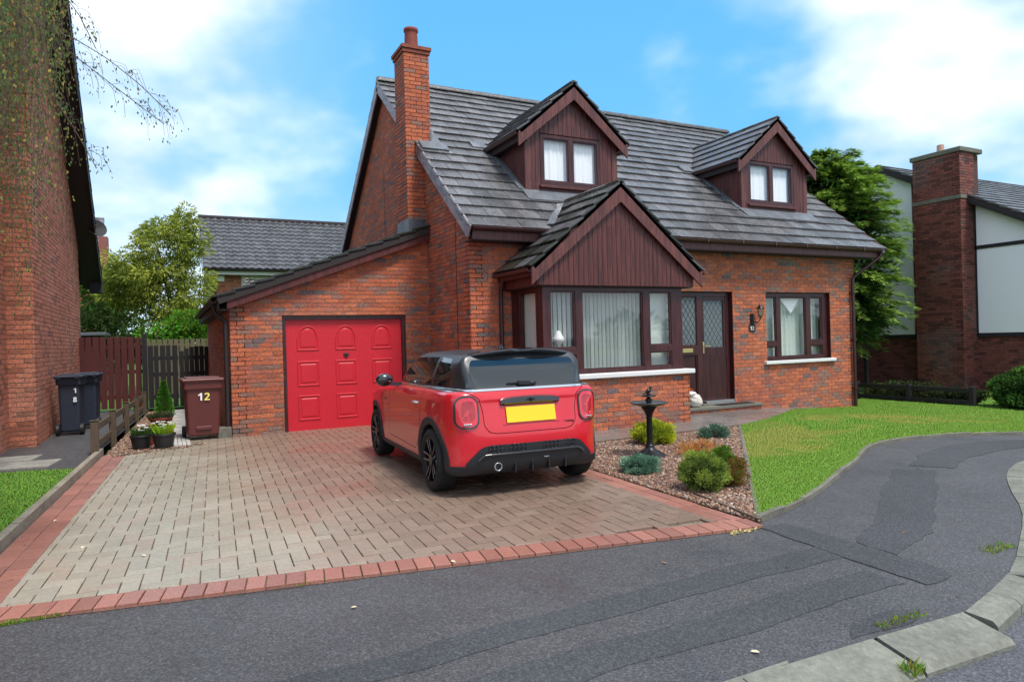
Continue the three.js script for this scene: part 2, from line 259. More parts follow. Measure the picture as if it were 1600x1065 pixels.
{
  const g = structure('ground'); add('earth', sheet([[-300, 120], [300, 120], [300, -420], [-300, -420]], -.16), M.turf, g);
  const road = structure('road'); add('carriageway', sheet([[-80, 40], [60, 40], [60, 14], [22.3, 4.9], [18.2, .5], [13.5, -2.75], [11.2, -3.82], [9.6, -4.3], [8.5, -4.36], [7.6, -4.1], [6.8, -3.65], [6.1, -3.18], [5.2, -2.76], [4.5, -2.46], [3.7, -2.24], [1.1, -2.3], [-14, -2.6], [-80, -6]], -.082), M.roadM, road);
  const pave = structure('pavement');
  const back = [];
  add('tarmac_surface', sheet([[-80, -5.9], [-14, -2.5], ...kerbBackS, [26, 4]].concat(lawnEdgeS.slice(0, -1).reverse(), [[4.08, frontZ(4.08)], [-1.23, frontZ(-1.23)], [-14, frontZ(-14)]]), 0), M.tarmac, pave);
  // reinstated trenches in the tarmac
  const wob = (pts, r, k = .028) => { const o = []; pts.forEach((a, i) => { const b = pts[(i + 1) % pts.length], n = Math.max(1, Math.round(Math.hypot(b[0] - a[0], b[1] - a[1]) / .11)); for (let q = 0; q < n; q++) o.push([mix(a[0], b[0], q / n), mix(a[1], b[1], q / n)]); }); return o.map(([x, z]) => [x + (r() - .5) * k + .03 * (noise3(x * 3, 0, z * 3) - .5), z + (r() - .5) * k + .05 * (noise3(x * 2.2, 5, z * 2.2) - .5)]); };
  const strip = (x0, x1, za, zb, n) => { const a = [], b = []; for (let i = 0; i <= n; i++) { const x = mix(x0, x1, i / n); a.push([x, za(x)]); b.push([x, zb(x)]); } return wob(a.concat(b.reverse()), R0, .022); };
  add('trench_patch', sheet(strip(-1.5, 4.02, x => -2.99 - .025 * x, x => -3.2 - .035 * x, 40), .004, true), M.tarmacPatch, pave);
  add('trench_patch', sheet(strip(-1.5, 3.86, x => -2.5 - .02 * x, x => -2.78 - .015 * x, 40), .004, true), M.tarmacPatch, pave);
  add('trench_patch', sheet(wob([[4.05, -3.88], [4.3, -3.84], [4.31, -3.3], [4.3, -2.75], [4.22, -2.5], [3.94, -2.48], [3.98, -3.0], [4.02, -3.5]], R0), .0065, true), M.tarmacPatch, pave);
  add('trench_patch', sheet(wob([[4.33, -3.25], [4.9, -3.5], [5.5, -3.86], [6.2, -4.3], [7.0, -4.75], [7.25, -4.45], [6.5, -3.98], [5.8, -3.55], [5.0, -3.12], [4.33, -2.9]], R0), .004, true), M.tarmacPatch, pave);
  add('trench_patch', sheet(wob([[7.3, -4.75], [8.0, -5.1], [8.9, -5.3], [9.6, -5.25], [10.4, -5.0], [10.1, -4.6], [9.0, -4.75], [8.2, -4.66], [7.5, -4.4]], R0), .006, true), M.tarmacPatch, pave);
  add('trench_patch', sheet(wob([[2.95, -2.26], [3.1, -2.36], [3.4, -2.36], [3.58, -2.28], [3.5, -2.22], [3.2, -2.22]], R0), .004, true), M.tarmacPatch, pave);
}
{ // kerb stones round the pavement: dropped at the drive, upstanding on the bend
  const k = structure('kerb');
  const stone = (a, b, w, top0, top1, gap = .006) => { // back edge a->b, width w towards the road
    const dx = b[0] - a[0], dz = b[1] - a[1], L = Math.hypot(dx, dz), ux = dx / L, uz = dz / L, nx = -uz, nz = ux; const B = new Buf();
    const c = .30 + .05 * R0(), col = [c, c * (1.03 + .04 * R0()), c * .96];
    const p = (s, t, y) => [a[0] + ux * s + nx * t, y + H(a[0]), a[1] + uz * s + nz * t], s0 = gap, s1 = L - gap, j = (R0() - .5) * .008;
    const A = p(s0, .004, top0 + j), Bq = p(s1, .004, top0 + j), C = p(s1, w - .025, top1 + .012 + j), D = p(s0, w - .025, top1 + .012 + j), C2 = p(s1, w, top1 - .012), D2 = p(s0, w, top1 - .012), C3 = p(s1, w, -.14), D3 = p(s0, w, -.14), A3 = p(s0, .004, -.14), B3 = p(s1, .004, -.14);
    B.quad(D, C, Bq, A, col); B.quad(D2, C2, C, D, col); B.quad(D3, C3, C2, D2, col); B.quad(A3, A, Bq, B3, col); B.quad(A3, D3, D2, A, col); B.tri(D2, D, A, col); B.quad(B3, Bq, C2, C3, col); B.tri(Bq, C, C2, col);
    add('kerb_stone', B.geo(), M.kerbM, k);
  };
  for (let x = -13.7; x < 1.9; x += .9) { const z = q => -2.6 + .36 * clamp((q + 14) / 15.1); stone([x, z(x)], [x + .9, z(x + .9)], .27, .006, -.05); }
  stone([2.2, -2.22], [3.035, -2.19], .27, .006, -.055); stone([3.05, -2.19], [3.72, -2.155], .26, .008, -.05, .009);
  for (let i = 3; i < kerbBackS.length - 1; i++) stone(kerbBackS[i], kerbBackS[i + 1], .15, .008, i < 5 ? -.02 : .002, .003);
}
{ // block-paved drive: grey herringbone inside red border bricks
  const d = structure('driveway');
  const poly = [[leftX(-4.76), frontZ(-1.23) + .0], [4.08, frontZ(4.08)], [rightX(-8.05), -8.05], [5.2, -8.3], [5.2, -10.3], [4.47, -10.3], [4.47, -12.4], [.95, -12.4], [.9, -13.0], [.02, -13.0], [.02, -11.5], [leftX(-11.2), -11.2]];
  add('paving_bed', sheet(poly, .004), M.paverBed, d);
  const ang = .058, ca = Math.cos(ang), sa = Math.sin(ang);
  const F = { o: [-1.23, 0, -4.76], u: [ca, 0, sa], v: [sa, 0, -ca], n: [0, 1, 0] };  // s across, t away; u x v = +y
  // local coordinates of a world point
  const loc = ([x, z]) => { const dx = x + 1.23, dz = z + 4.76; return [dx * F.u[0] + dz * F.u[2], dx * F.v[0] + dz * F.v[2]]; };
  const pl = poly.map(loc), w = .115, bl = .30, br = .235, bf = .225;
  const a0 = loc([-1.23, frontZ(-1.23)]), a1 = loc([4.08, frontZ(4.08)]), fl = Math.hypot(a1[0] - a0[0], a1[1] - a0[1]), fu = [(a1[0] - a0[0]) / fl, (a1[1] - a0[1]) / fl], fn = [-fu[1], fu[0]];
  const sr = loc([rightX(-6), -6])[0];
  const hull = [[bl, -2], [sr - br, -2], [sr - br, 40], [bl, 40]], hullWide = [[bl, -2], [9, -2], [9, 40], [bl, 40]];
  const f0 = [a0[0] + fn[0] * bf, a0[1] + fn[1] * bf], f1 = [a1[0] + fn[0] * bf, a1[1] + fn[1] * bf];
  const blocks = [];
  const wet = (s, t) => { const n = N2(s * .07 + .3, t * .07); return smooth(1.5, 3.2, s + (n - .5) * 2.2 + (t - 3) * .14); };
  for (let a = -4; a < 70; a++) for (let b = -2; b < 90; b++) {
    const k = (((a - b) % 4) + 4) % 4; if (k !== 0 && k !== 2) continue;
    let r = k === 0 ? [a, b, a + 2, b + 1] : [a, b - 1, a + 1, b + 1]; r = r.map(q => q * w);
    const g = .003 + R0() * .0018; let p = [[r[0] + g, r[1] + g], [r[2] - g, r[1] + g], [r[2] - g, r[3] - g], [r[0] + g, r[3] - g]];
    p = clipConvex(p, r[1] < 3.9 + .2 ? hull : hullWide); if (!p) continue; p = clipHalf(p, f0, f1); if (p.length < 3 || area(p) < .001) continue;
    const cx = p.reduce((s, q) => s + q[0], 0) / p.length, cy = p.reduce((s, q) => s + q[1], 0) / p.length; if (!inside([cx, cy], pl)) continue;
    const m = wet(cx, cy), j = R0(), warm = R0();
    const dry = [mix(158, 170, j), mix(151, 162, j) - 4 * warm, mix(134, 145, j) - 5 * warm], brn = [mix(130, 144, j), mix(110, 122, j), mix(96, 107, j)];
    const red = warm > .9 ? .12 : 0;
    blocks.push({ p, cy, bev: .0028, col: lc(mix(mix(dry[0], brn[0], m), 150, red), mix(mix(dry[1], brn[1], m), 105, red), mix(mix(dry[2], brn[2], m), 92, red)), h: .026 + (R0() - .5) * .004 });
  }
  // border bricks
  const redc = () => { const j = R0(); return lc(mix(148, 172, j), mix(100, 116, j), mix(87, 101, j)); };
  for (let s = .0; s < fl - .05; s += .1175) { const q = (u, v) => [a0[0] + fu[0] * u + fn[0] * v, a0[1] + fu[1] * u + fn[1] * v]; const e = Math.min(s + .1175, fl); blocks.push({ p: [q(s + .004, .003), q(e - .004, .003), q(e - .004, bf - .004), q(s + .004, bf - .004)], cy: -1, border: true, col: redc(), h: .026 + (R0() - .5) * .004 }); }
  for (const [x0, x1, t1] of [[.003, bl / 2, 6.5], [bl / 2, bl, 6.5], [sr - br, sr - br / 2, 4.35], [sr - br / 2, sr, 4.35]]) for (let t = -1 + (x1 === bl ? .12 : 0); t < t1; t += .235) { let p = [[x0 + .003, t + .004], [x1 - .003, t + .004], [x1 - .003, t + .231], [x0 + .003, t + .231]]; p = clipHalf(p, f0, f1); if (p.length < 3 || area(p) < .002) continue; blocks.push({ p, cy: t, border: true, col: redc(), h: .025 + (R0() - .5) * .004 }); }
  // nearest 300 blocks one by one, the others joined
  blocks.sort((a, b) => a.cy - b.cy); const rest = new Buf();
  blocks.forEach((b, i) => { if (i < 300) { const B = new Buf(); B.prism(b.p, F, b.h, 0, b.col, b.bev || .004); add(b.border ? 'border_brick' : 'paver', B.geo(), M.paver, d); } else rest.prism(b.p, F, b.h, 0, b.col, b.bev || .004); });
  add('paver_field', rest.geo(), M.paver, d).userData.kind = 'stuff';
}
{ // left side: edging, lawn, tarmac side path with two slabs, gravel strip by the gate
  const e = structure('garden_edging');
  for (let z = -3.2, i = 0; z > -11.0; z -= .92, i++) { const j = (R0() - .5) * .012, c = .42 + .12 * R0(), B = new Buf(), col = [c, c * .92, c * .78]; const p = q => leftX(q) - .002; B.prism([[0, 0], [.07, 0], [.07, .91], [0, .91]], frame([p(z) - .072 + j, 0, z], [Math.cos(.058), 0, Math.sin(.058)], [Math.sin(.058), 0, -Math.cos(.058)]), .115 + j, -.1, col, .008); add('edging_stone', B.geo(), M.kerbM, e); }
  const lawn = structure('left_lawn'); add('turf', sheet([[-14, frontZ(-14)], [leftX(-4.76) - .07, frontZ(-1.23)], [leftX(-9.95) - .07, -9.95], [-1.9, -10.16], [-14, -10.4]], .075), M.turf, lawn);
  const path = structure('side_path'); add('tarmac_surface', sheet([[-14, -10.4], [-1.9, -10.16], [leftX(-9.95) - .07, -9.95], [-.95, -11.2], [-.4, -19.3], [-2.2, -19.3], [-14, -19]], .05), M.tarmac, path);
  const slab = (pts, y) => { const B = new Buf(); B.prism(pts, { o: [0, 0, 0], u: [1, 0, 0], v: [0, 0, -1], n: [0, 1, 0] }, y, 0, [.5, .5, .48], .01); return B.geo(); };
  const s1 = add('paving_slab', slab([[-2.3, 10.52], [-1.37, 10.42], [-1.3, 10.98], [-2.25, 11.1]], .078), M.kerbM, path); s1.userData.label = 'nearer of the two grey slabs at the lawn edge';
  const s2 = add('paving_slab', slab([[-2.6, 11.2], [-1.66, 11.12], [-1.6, 11.62], [-2.55, 11.7]], .078), M.kerbM, path); s2.userData.label = 'farther of the two grey slabs by the brick chimney';
  const gp = structure('gravel_strip'); add('soil_surface', sheet([[leftX(-11.1) + .02, -11.15], [.04, -11.5], [.04, -18.9], [-.42, -18.9]], .006), M.soil, gp);
  const cp = structure('gate_path'); for (let i = 0; i < 9; i++) { const B = new Buf(), c = .8 + .12 * R0(); for (let k = 0; k < 1; k++) B.prism([[.07, 13.05 + i * .62], [.5, 13.05 + i * .62], [.5, 13.66 + i * .62], [.07, 13.66 + i * .62]], { o: [0, 0, 0], u: [1, 0, 0], v: [0, 0, -1], n: [0, 1, 0] }, .04, -.02, [c, c, c * 1.05], .006); add('paving_slab', B.geo(), M.kerbM, cp); }
  { const B = new Buf(); for (let x = .06; x < .3; x += .06) B.prism([[x + .003, 11.55], [x + .055, 11.55], [x + .055, 13.0], [x + .003, 13.0]], { o: [0, 0, 0], u: [1, 0, 0], v: [0, 0, -1], n: [0, 1, 0] }, .045, 0, [.85, .86, .9], .003); const o = add('duckboard', B.geo(), M.kerbM, scene); tag(o, 'narrow pale grey slatted board lying beside the brown bin', 'board'); }
}
const gravelPoly = [[4.12, -3.92], [8.18, -8.14], [rightX(-8.02) + .02, -8.02]];
const lawnPoly = [...lawnEdgeS.filter(q => q[0] < 10.9), [12.2, -5.6], [13.6, -6.3], [15.6, -8.0], [15.55, -11.3], [14.3, -11.0], [14.05, -10.35], [13.2, -10.26], [12.3, -10.12], [11.55, -9.88], [10.9, -9.5], [10.2, -9.02], [9.2, -8.5], [8.22, -8.17]];
{
  const g = structure('gravel_bed'); add('soil_surface', sheet(gravelPoly, .02), M.soil, g);
  const l = structure('front_lawn'); add('turf', sheet(lawnPoly, .035), M.turf, l);
  const f = structure('far_lawn'); add('turf', sheet([[15.6, -8.0], [13.6, -6.3], [12.2, -5.6], [10.85, -5.42], [13, -4.7], [16, -3.4], [22, 0], [40, 10], [60, -60], [-60, -60], [-60, -19.4], [-.4, -19.4], [.9, -19.4], [14, -19.4], [14.3, -11.0], [15.55, -11.3]], .028), M.turf, f);
  const b = structure('timber_edging'); // weathered board round the gravel
  for (const [p, q] of [[[4.36, -5.0], [4.13, -3.93]], [[4.42, -8.04], [5.4, -8.06]], [[5.4, -8.06], [6.8, -8.1]], [[6.8, -8.1], [8.18, -8.15]]]) add('edging_board', beam([p[0], .02, p[1]], [q[0], .02, q[1]], .025, .06), M.fenceOld, b);
  const s = structure('lawn_edging'); const E = [[8.2, -8.16], [7.2, -7.12], [6.2, -6.08], [5.2, -5.05], [4.17, -3.97]], cc = () => { const c = .24 + .10 * R0(); return [c, c * .96, c * .85]; };
  const seg = (p, q, h, w = .055) => { const B = new Buf(), L = Math.hypot(q[0] - p[0], q[1] - p[1]) - .008, ux = (q[0] - p[0]) / L, uz = (q[1] - p[1]) / L; B.prism([[0, -w / 2], [L, -w / 2], [L, w / 2], [0, w / 2]], { o: [p[0], H((p[0] + q[0]) / 2), p[1]], u: [ux, 0, uz], v: [uz, 0, -ux], n: [0, 1, 0] }, h + (R0() - .5) * .01, -.08, cc(), .006); add('edging_stone', B.geo(), M.kerbM, s); };
  for (let i = 0; i < E.length - 1; i++) seg(E[i], E[i + 1], .05, .04);
  for (let i = 0; i < lawnEdgeS.length - 12; i++) seg(lawnEdgeS[i], lawnEdgeS[i + 1], .04 + .01 * R0(), .05);
  const p = structure('front_path'); const pp = [[4.33, -8.04], [8.2, -8.16], [9.2, -8.5], [10.2, -9.02], [10.9, -9.5], [11.55, -9.88], [12.3, -10.12], [13.2, -10.26], [14.05, -10.35], [14.3, -11.0], [13.95, -11.0], [13.95, -10.35], [5.0, -10.35], [5.0, -8.3]];
  add('path_bed', sheet(pp, .008), M.paverBed, p);
  for (let i = 0; i < 14; i++) for (let j = 0; j < 5; j++) { const x0 = 4.35 + i * .66, z0 = -8.06 - j * .5; const c = .20 + .06 * R0(); const B = new Buf(); let q = [[x0 + .005, -z0], [x0 + .655, -z0], [x0 + .655, -z0 + .495], [x0 + .005, -z0 + .495]]; const mid = [x0 + .33, z0 - .25]; if (!inside(mid, pp) && !inside([x0 + .1, z0 - .42], pp)) continue; if (x0 > 8.0) q = [[10.2, 9.02], [8.2, 8.18], [7, 8.1]].reduce((a, _) => a, q); q = clipConvex(q, [[4.34, 8.05], [8.2, 8.17], [9.2, 8.52], [10.2, 9.05], [10.2, 10.33], [4.34, 10.33]].filter((_, n) => x0 < 9.4 || n > 9)) || (x0 >= 9.4 ? q : null); if (!q) continue; B.prism(q, { o: [0, H(x0 + .33), 0], u: [1, 0, 0], v: [0, 0, -1], n: [0, 1, 0] }, .022, -.04, [c * 1.0, c * .88, c * .82], .004); add('paving_slab', B.geo(), M.wetPath, p); }
}

// ---------------------------------------------------------------- brickwork, boards, tiles
const brickSets = {
  house: r => { const k = r(); if (k < .54) { const j = r(); return lc(mix(184, 210, j), mix(98, 120, j), mix(66, 82, j)); } if (k < .78) { const j = r(); return lc(mix(164, 188, j), mix(94, 108, j), mix(74, 84, j)); } if (k < .965) { const j = r(); return lc(mix(142, 164, j), mix(106, 118, j), mix(92, 102, j)); } const j = r(); return lc(mix(108, 128, j), mix(96, 106, j), mix(96, 104, j)); },
  left: r => { const j = r(), d = r() > .8 ? .82 : 1; return lc(mix(186, 210, j) * d, mix(112, 130, j) * d, mix(84, 100, j) * d); },
  dark: r => { const j = r(), d = r() > .75 ? .75 : 1; return lc(mix(116, 142, j) * d, mix(64, 78, j) * d, mix(56, 68, j) * d); },
};
let singleBricks = 0;
// a wall: mortar slab (the part) with bricks laid on it; outline is convex, [s,t] counter-clockwise; holes are rectangles
function wall(parent, name, F, outline, holes, o = {}) {
  const { set = 'house', thick = .25, single = () => false, limit = 300, seed = 1, proud = .007, mortar = M.mortar, t0 = 0, soldier = true } = o, R = rng(seed * 7919);
  const sh = new THREE.Shape(outline.map(q => new THREE.Vector2(q[0], q[1])));
  for (const h of holes) { const p = new THREE.Path(); p.moveTo(h[0], h[1]); p.lineTo(h[0], h[3]); p.lineTo(h[2], h[3]); p.lineTo(h[2], h[1]); p.closePath(); sh.holes.push(p); }
  const eg = new THREE.ExtrudeGeometry(sh, { depth: thick, bevelEnabled: false }); eg.translate(0, 0, -thick); eg.applyMatrix4(frameMat(F));
  const w = add(name, eg, mortar, parent);
  const xs = outline.map(q => q[0]), ys = outline.map(q => q[1]), a0 = Math.min(...xs), a1 = Math.max(...xs), b0 = Math.min(...ys), b1 = Math.max(...ys);
  const rest = new Buf(); let n = o.count || 0;
  for (let r = Math.floor((b0 - t0) / .075); t0 + r * .075 < b1; r++) for (let x = a0 - .23 + (((r % 2) + 2) % 2) * .1125; x < a1; x += .225) {
    const jx = (R() - .5) * .003, jy = (R() - .5) * .002, c0 = brickSets[set](R), st = .88 + .24 * fbm(x * .8 + seed, r * .055, seed * 3.1, 3) - .16 * (1 - smooth(0, .35, r * .075 + t0)) * noise3(x * 2.5, seed, 0), fr = .16 * smooth(.58, .75, fbm(x * 1.3 + 40, r * .12, seed, 3)), col = [c0[0] * st, c0[1] * st + fr * .22, c0[2] * st + fr * .22]; const y = t0 + r * .075, e = proud + (R() - .5) * .003;
    let p = clipConvex([[x + jx, y + .005 + jy], [x + .215 + jx, y + .005 + jy], [x + .215 + jx, y + .07 + jy], [x + jx, y + .07 + jy]], outline); if (!p) continue;
    let ps = [p]; for (const h of holes) ps = subtractRect(ps, h);
    for (const q of ps) { if (area(q) < .0006) continue; if (singleBricks < limit && single(x + .1, y)) { singleBricks++; const B = new Buf(); B.prism(q, F, e, -.01, col, .0025); add('brick', B.geo(), M.brick, w); } else rest.prism(q, F, e, -.01, col, .0025); }
  }
  if (!rest.empty) add('brickwork', rest.geo(), M.brick, w).userData.kind = 'stuff';
  return w;
}
// vertical boards clipped to a convex outline minus holes
function boards(parent, F, outline, holes, width, mat, name = 'cladding_board', off = 0) {
  const xs = outline.map(q => q[0]), ys = outline.map(q => q[1]), R = rng(Math.round(Math.abs(F.o[0] * 977 + F.o[2] * 131)) + 3);
  for (let x = Math.min(...xs) + off; x < Math.max(...xs); x += width) {
    let p = clipConvex([[x + .002, Math.min(...ys)], [x + width - .002, Math.min(...ys)], [x + width - .002, Math.max(...ys)], [x + .002, Math.max(...ys)]], outline); if (!p) continue;
    let ps = [p]; for (const h of holes) ps = subtractRect(ps, h);
    for (const q of ps) if (area(q) > .0008) { const B = new Buf(); B.prism(q, F, .014 + R() * .002, -.008, null, .007); add(name, B.geo(), mat, parent); }
  }
}
let singleTiles = 0;
// flat interlocking tiles on a slope: s along the eave, t up the slope
function tiles(parent, F, outline, o = {}) {
  const { gauge = .335, width = .33, single = () => false, moss = 0, seed = 4, limit = 300, tone = 1 } = o, R = rng(seed * 313);
  const xs = outline.map(q => q[0]), ys = outline.map(q => q[1]), x0 = Math.min(...xs), x1 = Math.max(...xs), y0 = Math.min(...ys), y1 = Math.max(...ys), rest = new Buf();
  for (let r = 0; y0 + r * gauge < y1 - .02; r++) for (let i = -1; x0 + i * width < x1; i++) {
    const a = x0 + i * width + (r % 2) * width * .5, b = y0 + r * gauge; const p = clipConvex([[a + .003, b], [a + width - .003, b], [a + width - .003, b + gauge + .01], [a + .003, b + gauge + .01]], outline); if (!p) { R(); R(); R(); R(); continue; }
    const j = R(), m = R(), lift = R() * .006, sk = (R() - .5) * .004; const k = mix(104, 140, j) * tone; let c = [k * .99, k * .98, k]; const gm = smooth(.55, .95, m + moss - .2 + .5 * (N2(a * .11, b * .11) - .5)) * (moss ? 1 : .5); c = [mix(c[0], 62, gm), mix(c[1], 66, gm), mix(c[2], 54, gm)];
    const h = (s, t) => .014 + lift + .034 * (1 - (t - b) / gauge) + sk * ((s - a) / width), lo = (s, t) => h(s, t) - .034;
    if (singleTiles < limit && single(a - x0, b - y0)) { singleTiles++; const B = new Buf(); B.prism(p, F, h, lo, lc(...c), .004); add('roof_tile', B.geo(), M.tile, parent); } else rest.prism(p, F, h, lo, lc(...c), .004);
  }
  if (!rest.empty) add('roof_tiling', rest.geo(), M.tile, parent).userData.kind = 'stuff';
}
function slab(F, outline, top, bottom) { const B = new Buf(); B.prism(outline, F, top, bottom, null, 0, true); return B.geo(); }
// a timber window in the plane of frame F: panes given as [s0,t0,s1,t1]; outer rectangle r
function windowUnit(parent, name, F, r, panes, o = {}) {
  const { mat = M.frame, glass = M.glass, depth = .08, paneName = 'pane', sash = .0 } = o;
  const sh = new THREE.Shape([[r[0], r[1]], [r[2], r[1]], [r[2], r[3]], [r[0], r[3]]].map(q => new THREE.Vector2(...q)));
  for (const h of panes) { const p = new THREE.Path(); p.moveTo(h[0], h[1]); p.lineTo(h[0], h[3]); p.lineTo(h[2], h[3]); p.lineTo(h[2], h[1]); p.closePath(); sh.holes.push(p); }
  const g = new THREE.ExtrudeGeometry(sh, { depth: depth - .012, bevelEnabled: true, bevelSize: .006, bevelOffset: -.006, bevelThickness: .006, bevelSegments: 1 }); g.translate(0, 0, -depth + .006); g.applyMatrix4(frameMat(F));
  const w = add(name, g, mat, parent);
  for (const h of panes) { if (h[4] === 'open') continue; add(paneName, slab(F, [[h[0] - .004, h[1] - .004], [h[2] + .004, h[1] - .004], [h[2] + .004, h[3] + .004], [h[0] - .004, h[3] + .004]], -.035, -.039), glass, w);
    const b = .022, B = new Buf(); for (const q of [[h[0], h[1], h[2], h[1] + b], [h[0], h[3] - b, h[2], h[3]], [h[0], h[1] + b, h[0] + b, h[3] - b], [h[2] - b, h[1] + b, h[2], h[3] - b]]) B.prism([[q[0], q[1]], [q[2], q[1]], [q[2], q[3]], [q[0], q[3]]], F, -.016, -.05, null, .004); add('glazing_bead', B.geo(), mat, w); }
  return w;
}
const gutterGeo = (a, b, r = .055) => { // half-round gutter between two points
  const n = 10, A = V3(...a), B = V3(...b), d = B.clone().sub(A).normalize(), s = d.clone().cross(V3(0, 1, 0)).normalize(), Bf = new Buf(), P = (c, i, rr) => { const t = Math.PI * i / n; return [c.x + s.x * rr * Math.cos(t), c.y - rr * Math.sin(t), c.z + s.z * rr * Math.cos(t)]; };
  for (let i = 0; i < n; i++) { Bf.quad(P(A, i, r), P(A, i + 1, r), P(B, i + 1, r), P(B, i, r)); Bf.quad(P(B, i, r - .006), P(B, i + 1, r - .006), P(A, i + 1, r - .006), P(A, i, r - .006)); Bf.quad(P(A, i, r - .006), P(A, i + 1, r - .006), P(A, i + 1, r), P(A, i, r)); Bf.quad(P(B, i, r), P(B, i + 1, r), P(B, i + 1, r - .006), P(B, i, r - .006)); }
  for (const i of [0, n]) Bf.quad(P(A, i, r), P(B, i, r), P(B, i, r - .006), P(A, i, r - .006)); return Bf.geo();
};

// ---------------------------------------------------------------- the house
const house = thing('detached_house', 'red brick house with two brown dormers, timber-gabled bay and red garage door', 'house', [9.2, 0, -10.3]);
const TAN = .821, ANG = Math.atan(TAN), cA = Math.cos(ANG), sA = Math.sin(ANG), EY = 3.345, EZ = -9.93, RZ = -14.79, RY = EY + (EZ - RZ) * TAN, SL = (EZ - RZ) / cA;
const FX = 4.47, FR = 13.95, FZ = -10.3;
{ // walls
  const Ff = frame([0, 0, FZ], [1, 0, 0], [0, 1, 0]);
  wall(house, 'front_wall', Ff, [[FX, -.35], [FR, -.35], [FR, 3.3], [FX, 3.3]], [[8.36, .13, 10.24, 2.37], [11.17, .93, 13.13, 2.37], [5.3, .25, 7.93, 2.5]], { seed: 11 });
  // gable wall facing left, above and in front of the garage
  const Fg = frame([FX, 0, 0], [0, 0, 1], [0, 1, 0]), zb = RZ - (EZ - RZ), roofY = z => EY - .05 + (z > RZ ? EZ - z : z - zb) * TAN;
  wall(house, 'gable_wall', Fg, [[-12.25, -.1], [FZ, -.1], [FZ, roofY(FZ)], [-12.25, roofY(-12.25)]], [], { seed: 12 });
  wall(house, 'gable_wall', Fg, [[-19.2, 3.45], [-12.25, 3.45], [-12.25, roofY(-12.25)], [RZ, roofY(RZ)], [-19.2, roofY(-19.2)]], [], { seed: 13 });
  add('movement_joint', box(FX - .012, 0, -10.86, FX + .01, 3.75, -10.84), M.dark, house);
  add('movement_joint', box(FX - .012, 3.5, -15.0, FX + .01, 5.4, -14.98), M.dark, house);
  const Fr = frame([FR, 0, 0], [0, 0, -1], [0, 1, 0]);
  wall(house, 'side_wall', Fr, [[10.3, -.35], [19.28, -.35], [19.28, 3.3], [14.79, RY - .1], [10.3, 3.5]], [], { seed: 14 });
  add('back_wall', box(FX, -.35, -19.28, FR, 3.3, -19.05), M.mortar, house);
  add('upper_floor', box(FX + .26, 2.62, -19.0, FR - .26, 2.8, -10.6), M.room, house);
  add('floor', box(FX + .26, .0, -19.0, FR - .26, .14, -10.56), M.room, house);
}
